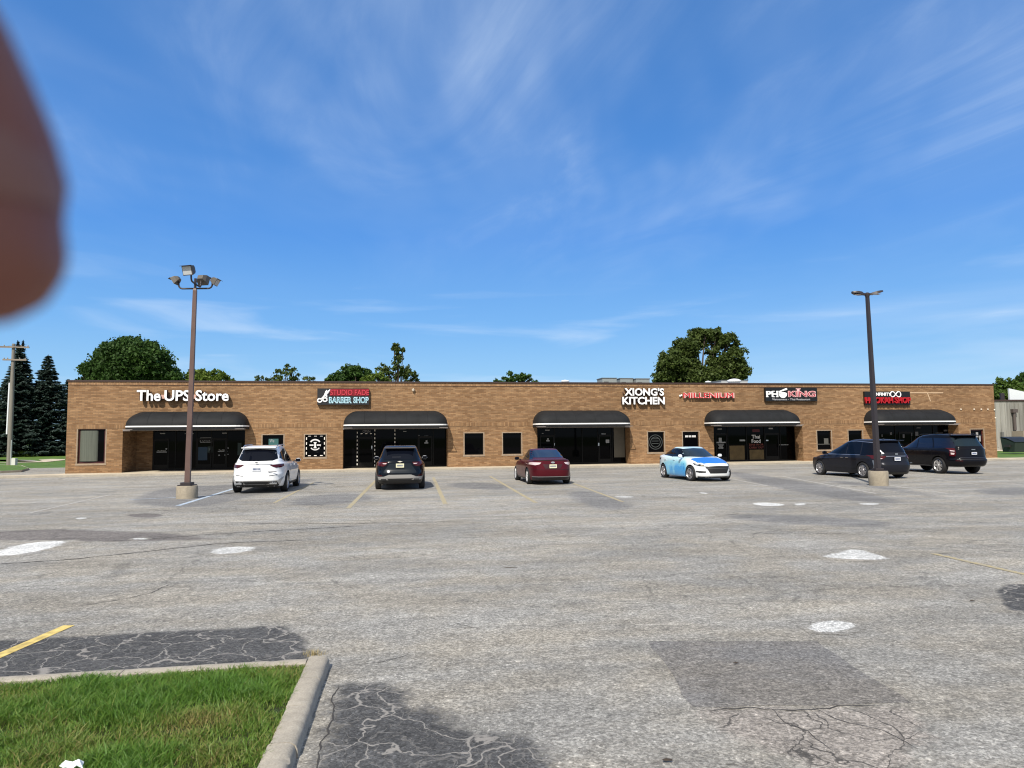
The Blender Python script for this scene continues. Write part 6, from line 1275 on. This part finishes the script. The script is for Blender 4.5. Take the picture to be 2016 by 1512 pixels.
broadleaf('ginkgo_tree', 'tall spiky open crowned tree, the thinnest above the roof', 88, 782, [(781, 679, 6), (784, 690, 7), (776, 687, 4), (793, 690, 4), (782, 704, 9), (783, 719, 11), (775, 733, 13), (790, 735, 12), (753, 724, 8), (764, 728, 9), (800, 728, 10), (812, 738, 10), (816, 748, 8), (770, 747, 14), (796, 749, 12), (750, 742, 8)], LM['olive'], 6, .27, 1.05, .3, .2, trunk_r=.2)
broadleaf('rounded_tree', 'small rounded treetop peeking over the middle of the roof', 95, 1015, [(1015, 748, 14), (994, 750, 11), (1038, 749, 13), (1005, 740, 8), (1030, 742, 8), (980, 752, 7), (1055, 751, 6)], LM['dark'], 7, .28, 1.3)
broadleaf('oak_tree', 'largest tree, an olive green oak with gaps in its crown behind the red sign', 86, 1382, [(1345, 688, 26), (1372, 668, 22), (1402, 662, 18), (1430, 676, 22), (1448, 700, 20), (1452, 728, 20), (1325, 712, 26), (1308, 735, 20), (1335, 738, 28), (1370, 742, 26), (1405, 740, 26), (1438, 742, 22), (1295, 744, 12), (1358, 705, 18), (1420, 712, 22), (1400, 690, 14), (1410, 652, 8), (1388, 655, 9), (1438, 662, 9), (1462, 742, 10)], LM['olive'], 8, .29, 1.35, .12, .2, trunk_r=.4)
broadleaf('maple_tree', 'leafy green tree behind the grey building at the right edge', 100, 1985, [(1975, 765, 20), (1962, 782, 18), (1992, 780, 24), (2015, 772, 24), (2040, 768, 26), (1985, 752, 10), (1950, 792, 14), (2005, 795, 24), (1970, 798, 18), (2040, 795, 24)], LM['mid'], 9, .30, 1.2)
broadleaf('dark_maple_tree', 'dark tree filling the upper right corner behind the roof mast', 112, 2050, [(2012, 752, 14), (2035, 750, 24), (2060, 760, 34), (2090, 790, 34)], LM['dark'], 12, .32, 1.2)
broadleaf('yellowish_tree', 'olive green tree low at the left edge behind the utility pole', 108, -12, [(-10, 812, 26), (5, 835, 24), (-25, 845, 28), (0, 865, 22), (-40, 815, 30)], LM['olive'], 10, .32, 1.0)
def spruce(label, Y, px, py_top, halfw_px, seed, py_base=897, double=False, z0=1.2):
    r = np.random.default_rng(seed); base = AT(px, 880, Y); base.z = 0; root = empty('spruce_tree', base); tag(root, label, 'tree', 'blue spruces at the left edge'); H_ = AT(px, py_top, Y).z; k = Y / FPX; W_ = halfw_px * k; C = []; A = []; B = []; T = []
    mb = MB(); mb.tube([(0, 0, -.1), (0, 0, H_ * .5), (0, 0, H_ * .98)], [.34, .2, .04], 8); z = z0; lay = 0
    while z < H_ * .985:
        f = (H_ - z) / (H_ - z0); Lb = W_ * (f ** .95) * r.uniform(.84, 1.14) + .03; nb = int(9 + 9 * f); a0 = r.uniform(0, 6.28)
        for i in range(nb):
            a = a0 + 6.283 * i / nb + r.normal(0, .12); L_ = Lb * r.uniform(.72, 1.12); dv = np.array([math.cos(a), math.sin(a), 0.0]); nv = np.array([-dv[1], dv[0], 0]); tone = r.uniform(.05, .6)
            if r.random() < .35 and L_ > 1: mb.tube([(0, 0, z), Vector(dv * L_ * .5) + Vector((0, 0, z - .12 * L_)), Vector(dv * L_) + Vector((0, 0, z - .10 * L_))], [.05, .035, .012], 4, cap=False)
            n = int(10 + 34 * L_)
            t = r.random(n) ** .7; sag = -.28 * L_ * t + .20 * L_ * t ** 2.5; side = r.normal(0, 1, n) * (.10 + .16 * L_ * (1 - t * .75)) * .8
            p = np.outer(t * L_, dv) + np.outer(side, nv); p[:, 2] += z + sag - np.abs(side) * .25 - r.random(n) * .22
            u = dv * .8 + np.outer(np.sign(side), nv) * .55 + np.stack([np.zeros(n), np.zeros(n), -r.random(n) * .5], 1); u /= np.linalg.norm(u, axis=1)[:, None]
            w = np.cross(u, r.normal(size=(n, 3)) * .5 + np.array([0, 0, 1.])); w /= np.linalg.norm(w, axis=1)[:, None]
            C.append(p); A.append(u); B.append(w); T.append(tone + .35 * t + r.normal(0, .1, n))
        z += (.30 + .30 * f) * r.uniform(.8, 1.2); lay += 1
    if double:
        for dx in (-.35, .35):
            n = 120; t = r.random(n); p = np.stack([dx + r.normal(0, .13, n) * (1.1 - t), r.normal(0, .13, n) * (1.1 - t), H_ * .94 + t * H_ * .075], 1); C.append(p); u = np.tile([0, 0, 1.], (n, 1)) + r.normal(0, .4, (n, 3)); u /= np.linalg.norm(u, axis=1)[:, None]; w = np.cross(u, [1, .2, 0]); w /= np.linalg.norm(w, axis=1)[:, None]; A.append(u); B.append(w); T.append(r.random(n) * .5)
    leaf_cloud('crown', np.concatenate(C), r, .20, LM['spruce'], root, np.concatenate(T), 2.6, (np.concatenate(A), np.concatenate(B))); mb.build('trunk', M_BARK, root, smooth=True); return root
spruce('tall blue spruce with a forked top, directly behind the utility pole', 98, 32, 676, 80, 21, double=True)
spruce('blue spruce with a pointed top, second from the left edge', 100, 88, 694, 76, 22)
spruce('dark spruce half hidden behind the left corner of the plaza', 112, 130, 745, 60, 23)
spruce('spruce cut by the left edge of the picture', 108, -38, 715, 70, 24)
# low planting and a glimpse of garage and car under the spruces
for i, (px, Y, w_, h_, lab) in enumerate(((50, 96, 1.3, 1.2, 'yellow green shrub under the forked spruce'), (118, 104, 2.4, 1.7, 'dark shrub under the spruces beside the plaza corner'), (-10, 104, 2.6, 1.5, 'dark shrub at the left edge under the spruces'))):
    r = np.random.default_rng(60 + i); b_ = AT(px, 880, Y); b_.z = 0; n = 1400; d = r.normal(size=(n, 3)); d /= np.linalg.norm(d, axis=1)[:, None]; p = d * (r.random(n) ** .4)[:, None] * np.array([w_, w_ * .7, h_ * .6]); p[:, 2] = np.abs(p[:, 2]) + .05
    o = leaf_cloud('shrub', p, r, .2, LM['light'] if i == 0 else LM['dark'], None, r.random(n)); o.location = b_; tag(o, lab, 'shrub')
gar = empty('house', G(78, 893).to_2d().to_3d() + Vector((2, 22, 0))); tag(gar, 'pale house glimpsed in shade beneath the spruces on the left', 'house')
mb = MB(); mb.box(-9, 9, 0, 7, 0, 2.9); mb.build('wall', mat('house_siding', (.30, .27, .22), .8, var=.1, vscale=3), gar)
mb = MB(); mb.poly([(-9.6, -.7, 2.8), (9.6, -.7, 2.8), (9.6, 3.5, 4.9), (-9.6, 3.5, 4.9)], (0, 0, .15)); mb.poly([(-9.6, 7.7, 2.8), (9.6, 7.7, 2.8), (9.6, 3.5, 4.9), (-9.6, 3.5, 4.9)], (0, 0, .15)); mb.build('roof', mat('shingle', (.07, .065, .06), .9, var=.2), gar)
for x in (-6, -1, 4): 
    mb = MB(); mb.box(x, x + 2.6, -.05, -.01, .1, 2.1); mb.build('garage_door', mat('white_door', (.5, .5, .48), .6), gar)

# ------------------------------------------------------------------ utility pole on the lawn island
ub0 = G(17.5, 919).to_2d(); up = empty('utility_pole', (ub0.x, ub0.y, .13)); tag(up, 'weathered wooden utility pole with two crossarms at the left edge', 'utility pole')
UT = AT(17.5, 680, ub0.y).z; mb = MB(); mb.tube([(0, 0, -.1), (0, 0, UT * .5), (-.03, 0, UT)], [.19, .165, .12], 12); mb.build('pole', mat('weathered_wood', (.19, .175, .15), .9, var=.25, vscale=3, vs=(6, 6, .4)), up, auto=True)
M_ARM = mat('crossarm_wood', (.24, .20, .16), .9)
for py, l, r_ in ((687, 1.25, 1.15), (712, .7, 1.0)):
    z = AT(17, py, ub0.y).z; mb = MB(); mb.box(-l, r_, -.21, -.11, z - .06, z + .06, M=Matrix.Rotation(R(14), 4, 'Z')); o = mb.build('crossarm', M_ARM, up)
    for x in (-l + .1, -l * .5, r_ * .5, r_ - .1):
        q = MB(); q.lathe([(.03, 0), (.05, .04), (.035, .1), (0, .13)], 8, Matrix.Rotation(R(14), 4, 'Z') @ Matrix.Translation((x, -.16, z + .06))); q.build('insulator', mat('insulator', (.25, .24, .22), .4), o)
mb = MB(); mb.tube([(-.19, -.12, AT(17, 858, ub0.y).z), (-.16, -.1, AT(17, 757, ub0.y).z)], .065, 8); mb.build('cable_guard', mat('white_pvc', (.68, .70, .72), .5), up, auto=True)
mb = MB(); mb.tube([(.2, -.1, .0), (.19, -.1, 2.0)], .04, 8); mb.build('conduit', mat('grey_pvc', (.35, .38, .38), .5), up, auto=True)
mb = MB(); mb.box(.30, .62, -.2, .1, 0, .55); o = mb.build('utility_cabinet', mat('pale_cabinet', (.52, .53, .50), .5), None, bevel=.03); o.location = (ub0.x, ub0.y, .13); tag(o, 'small pale utility cabinet standing at the foot of the utility pole', 'cabinet')
# overhead wires leave the frame to the left
mb = MB(); 
for z, dx in ((AT(17, 687, ub0.y).z + .2, -1.1), (AT(17, 687, ub0.y).z + .2, 1.0)):
    pts = [(dx - t * 3.5, -t * 1.2, z - 1.2 * (t / 10) * (1 - t / 10) * 4) for t in range(0, 11)]; mb.tube(pts, .012, 4)
mb.build('wire', M_POLED, up)

# ------------------------------------------------------------------ roof-top units
def on_roof(x0, y0, x1, v, dep, name, label, cat, mt):
    u0, z1 = FAC(x0, y0, v); u1, _ = FAC(x1, y0, v); zr = ZC0 - .6; rt = empty(name, LOC((u0 + u1) / 2, v, zr), FANG); tag(rt, label, cat); w = (u1 - u0) / 2; h = z1 - zr
    mb = MB(); mb.box(-w, w, 0, dep, .15, h - .05); mb.build('cabinet', mt, rt, bevel=.02); mb = MB(); mb.box(-w - .04, w + .04, -.04, dep + .04, h - .05, h); mb.build('lid', mat('unit_lid', (.14, .15, .15), .5), rt)
    mb = MB(); mb.box(-w * .9, w * .9, .1, dep - .1, 0, .149); mb.build('base_rail', M_POLED, rt)
    mb = MB(); k = 7
    for i in range(k): z = .3 + (h - .5) * i / k; mb.box(-w * .8, -w * .15, -.02, -.001, z, z + (h - .5) / k * .45)
    mb.build('louvre', mat('unit_grille', (.07, .075, .075), .6), rt); return rt
M_UNIT = mat('unit_grey', (.22, .24, .235), .55, var=.1, vscale=2)
on_roof(1186, 743.5, 1214, 7, 1.4, 'rooftop_unit', 'grey rooftop air unit, leftmost of the three on the roof', 'air unit', M_UNIT)
on_roof(1221, 744.2, 1246, 7.5, 1.4, 'rooftop_unit', 'grey rooftop air unit in the middle of the three', 'air unit', M_UNIT)
on_roof(1252, 744.8, 1279, 7, 1.4, 'rooftop_unit', 'grey rooftop air unit nearest the big oak', 'air unit', M_UNIT)
on_roof(1420, 748.2, 1472, 8, 2.0, 'roof_skylight', 'long low grey unit on the roof in front of the big oak', 'roof unit', mat('pale_unit', (.40, .41, .41), .5))
for (x0, x1, yt_, lab) in ((1104, 1121, 747.5, 'small white roof dome right of the middle of the roof'), (1432, 1458, 745.3, 'white roof dome on the long unit in front of the oak'), (1388, 1400, 749.5, 'tiny white roof dome below the oak')):
    v = 6; u0, z1 = FAC(x0, yt_, v); u1, _ = FAC(x1, yt_, v); zr = ZC0 - .6; w = (u1 - u0) / 2; h = z1 - zr; mb = MB(); mb.lathe([(w * .8, 0), (w * .8, h - w * .5), (w, h - w * .45), (w * .9, h - w * .22), (w * .5, h - .04), (0, h)], 20)
    o = mb.build('roof_dome', mat('white_dome', (.72, .74, .76), .4), None, smooth=True); o.location = LOC((u0 + u1) / 2, v, zr); tag(o, lab, 'roof vent')

# ------------------------------------------------------------------ grey neighbour on the right
NB0 = G(1950, 886).to_2d(); nb = empty('grey_building', (NB0.x, NB0.y, 0), R(8)); tag(nb, 'low grey panelled building at the right edge beyond the plaza', 'building')
NH = AT(1960, 790, NB0.y).z
m_ = bpy.data.materials.new('ribbed_panel'); m_.use_nodes = True; t = m_.node_tree; b = t.nodes['Principled BSDF']; b.inputs['Roughness'].default_value = .7
tc = nn(t, 'ShaderNodeTexCoord'); mp = nn(t, 'ShaderNodeMapping'); mp.inputs['Scale'].default_value = (1.6, 1, .12); n = nn(t, 'ShaderNodeTexNoise'); n.inputs['Scale'].default_value = 1; n.inputs['Detail'].default_value = 4; r_ = nn(t, 'ShaderNodeValToRGB'); r_.color_ramp.elements[0].position = .35; r_.color_ramp.elements[0].color = (.15, .145, .13, 1); r_.color_ramp.elements[1].position = .6; r_.color_ramp.elements[1].color = (.27, .265, .24, 1)
t.links.new(tc.outputs['Object'], mp.inputs[0]); t.links.new(mp.outputs[0], n.inputs['Vector']); t.links.new(n.outputs[0], r_.inputs[0]); t.links.new(r_.outputs[0], b.inputs['Base Color'])
mb = MB(); mb.box(-4, 24, 0, 14, 0, NH); mb.build('wall', m_, nb)
mb = MB(); 
for i in range(46): mb.box(-3.9 + i * .6, -3.78 + i * .6, -.05, -.001, .3, NH - .25)
mb.build('panel_ribs', m_, nb)
mb = MB(); mb.box(-4.1, 24.1, -.12, 14.1, NH - .0, NH + .18); mb.build('roof_edge', M_COPE, nb)
loc = nb.matrix_world
def nbx(px): return (AT(px, 860, NB0.y).x - NB0.x)
mb = MB(); mb.tube([(nbx(2002), -.22, 2.2), (nbx(2002), -.22, NH - .9)], .16, 10); mb.box(nbx(2002) - .3, nbx(2002) + .3, -.45, -.06, NH - 1.3, NH - .9); mb.build('downspout', mat('dull_brown_pipe', (.075, .06, .055), .6), nb)
mb = MB(); mb.box(nbx(1997), nbx(2060), -1.6, -.06, 0, 2.1); mb.build('service_bump_out', mat('tan_block', (.25, .22, .175), .8, var=.1), nb)
for i, px in enumerate((1974, 1981, 1987, 1993)):
    x = nbx(px); mb = MB(); mb.box(x - .12, x + .12, -.28, -.06, 1.0, 1.45 if i else 2.0); mb.lathe([(.11, 0), (.11, .09), (0, .1)], 12, Matrix.Translation((x, -.28, 1.25)) @ Matrix.Rotation(R(90), 4, 'X')); mb.tube([(x, -.16, .15), (x, -.16, 1.0)], .03, 6); mb.build('electric_meter', mat('meter_grey', (.12, .12, .115), .6), nb)
mb = MB(); mb.box(nbx(1995), nbx(2003), 1, 1.2, NH, NH + 1.0); mb.build('roof_vent', M_POLED, nb)
mb = MB(); x = nbx(2006); mb.poly([(x, .5, NH + .18), (x + 3, .5, NH + .18), (x + 3, .5, NH + .9), (x, .5, NH + 1.5)], (0, .2, 0)); mb.build('white_parapet', mat('white_metal', (.6, .63, .66), .4), nb)
# dumpster
db = G(2004, 893).to_2d(); dm = empty('dumpster', (db.x, db.y, 0), R(8)); tag(dm, 'dark green lidded dumpster at the right edge beside the grey building', 'dumpster')
mb = MB(); mb.add([(-.9, -.6, .15), (1.1, -.6, .15), (1.1, .7, .15), (-.9, .7, .15), (-1.0, -.8, 1.05), (1.2, -.8, 1.05), (1.2, .8, 1.5), (-1.0, .8, 1.5)], [(0, 3, 2, 1), (0, 1, 5, 4), (1, 2, 6, 5), (2, 3, 7, 6), (3, 0, 4, 7), (4, 5, 6, 7)]); mb.build('bin', mat('dumpster_green', (.025, .035, .03), .6), dm)
mb = MB(); mb.add([(-1.03, -.85, 1.08), (1.23, -.85, 1.08), (1.23, .82, 1.56), (-1.03, .82, 1.56), (-1.03, 0, 1.42), (1.23, 0, 1.42)], [(0, 1, 5, 4), (4, 5, 2, 3)]); o = mb.build('lid', mat('lid_black', (.012, .013, .014), .5), dm); o.modifiers.new('s', 'SOLIDIFY').thickness = .03
mb = MB(); mb.box(-1.12, -1.0, -.3, .3, .6, .8); mb.box(1.2, 1.32, -.3, .3, .6, .8); mb.build('lifting_pocket', M_POLED, dm)

# ------------------------------------------------------------------ the photographer's hand at the edge of the lens
def hand():
    D = 0.055; k = D / FPX
    def cc(x, y, f): return Vector((0, 0, CH)) + cR * x + cU * y + cF * f
    def hp(px, py, d=0.0): return cc((px - PW / 2) * k, (PH / 2 - py) * k, D + d)
    root = empty('hand', hp(-400, -300)); tag(root, "photographer's dark blurred fingertip reaching in at the left edge of the picture", 'hand')
    ofs = root.location.copy()
    skin = bpy.data.materials.new('skin'); skin.use_nodes = True; t = skin.node_tree; b = t.nodes['Principled BSDF']; b.inputs['Roughness'].default_value = .5; b.inputs['Subsurface Weight'].default_value = .12; b.inputs['Subsurface Radius'].default_value = (.01, .003, .002); b.inputs['Subsurface Scale'].default_value = .3
    tc = nn(t, 'ShaderNodeTexCoord'); n = nn(t, 'ShaderNodeTexNoise'); n.inputs['Scale'].default_value = 90; n.inputs['Detail'].default_value = 4; r = nn(t, 'ShaderNodeValToRGB'); r.color_ramp.elements[0].color = (.20, .068, .045, 1); r.color_ramp.elements[1].color = (.23, .085, .058, 1); t.links.new(tc.outputs['Object'], n.inputs['Vector']); t.links.new(n.outputs[0], r.inputs[0]); t.links.new(r.outputs[0], b.inputs['Base Color'])
    # index finger: rings from the knuckle down to the tip, slight crease under the nail
    spec = [(-620, -560, 215, -.030), (-480, -380, 205, -.018), (-380, -200, 196, -.008), (-265, -60, 186, -.002), (-175, 90, 178, 0), (-115, 220, 176, 0), (-68, 330, 174, 0), (-46, 395, 166, 0), (-40, 432, 142, 0), (-32, 480, 148, 0), (-30, 530, 146, 0), (-28, 580, 122, 0), (-28, 625, 78, 0), (-28, 648, 22, 0)]
    mb = MB(); pts = [hp(x, y, d) - ofs for x, y, _, d in spec]; mb.tube(pts, [q[2] * k for q in spec], 28)
    # unseen palm above and behind, placed to keep sun off the fingertip, with the other fingers folded over the top of the phone and the thumb at its side
    pc = cc(-.092, .072, .012) - ofs
    me_v = [pc, pc + Vector((-.008, -.030, .022)), pc + Vector((-.02, -.065, .018))]
    rad = [.030, .036, .030]; 
    body = mb
    body.tube([pts[0], pc + Vector((.01, .0, .005)), me_v[0], me_v[1], me_v[2], me_v[2] + Vector((-.02, -.06, -.04))], [spec[0][2] * k * 1.05, .014, .027, .036, .032, .026], 24)
    for i in range(3):
        q = pc + Vector((.018 + .017 * i, -.018 - .012 * i, .018)); body.tube([me_v[1] + Vector((.01 * i, -.008 * i, 0)), q + Vector((.0, .01, .012)), q + Vector((.012, .026, .004)), q + Vector((.016, .028, -.012)), q + Vector((.014, .018, -.022))], [.015, .0105, .0095, .0085, .006], 14)
    body.tube([me_v[2] + Vector((0, .01, -.01)), me_v[2] + Vector((.03, .012, -.035)), me_v[2] + Vector((.05, .02, -.055)), me_v[2] + Vector((.06, .028, -.07))], [.020, .015, .012, .006], 14)
    o = body.build('skin_surface', skin, root, smooth=True)
    md = o.modifiers.new('r', 'REMESH'); md.mode = 'VOXEL'; md.voxel_size = .0016; md.use_smooth_shade = True
    md = o.modifiers.new('s', 'SMOOTH'); md.iterations = 6
    nm = MB(); vs = []
    for i in range(7):
        for j in range(7):
            y = 120 + 290 * i / 6; xc = np.interp(y, [q[1] for q in spec], [q[0] for q in spec]); rr_ = np.interp(y, [q[1] for q in spec], [q[2] for q in spec]); a = R(-48 + 96 * j / 6) ; c = hp(xc, y) - ofs
            side = (cR * math.cos(a + R(-38)) + (-cF) * math.sin(R(38) - a)).normalized(); side = (cR * math.sin(R(62) + a * .8) - cF * math.cos(R(62) + a * .8)).normalized()
            vs.append(c + side * (rr_ * k * (1.012 if 0 < j < 6 and 0 < i < 6 else .975)))
    nm.add(vs, [(i * 7 + j, i * 7 + j + 1, (i + 1) * 7 + j + 1, (i + 1) * 7 + j) for i in range(6) for j in range(6)])
    nm.build('fingernail', mat('nail', (.225, .105, .08), .5), root, smooth=True)
hand()
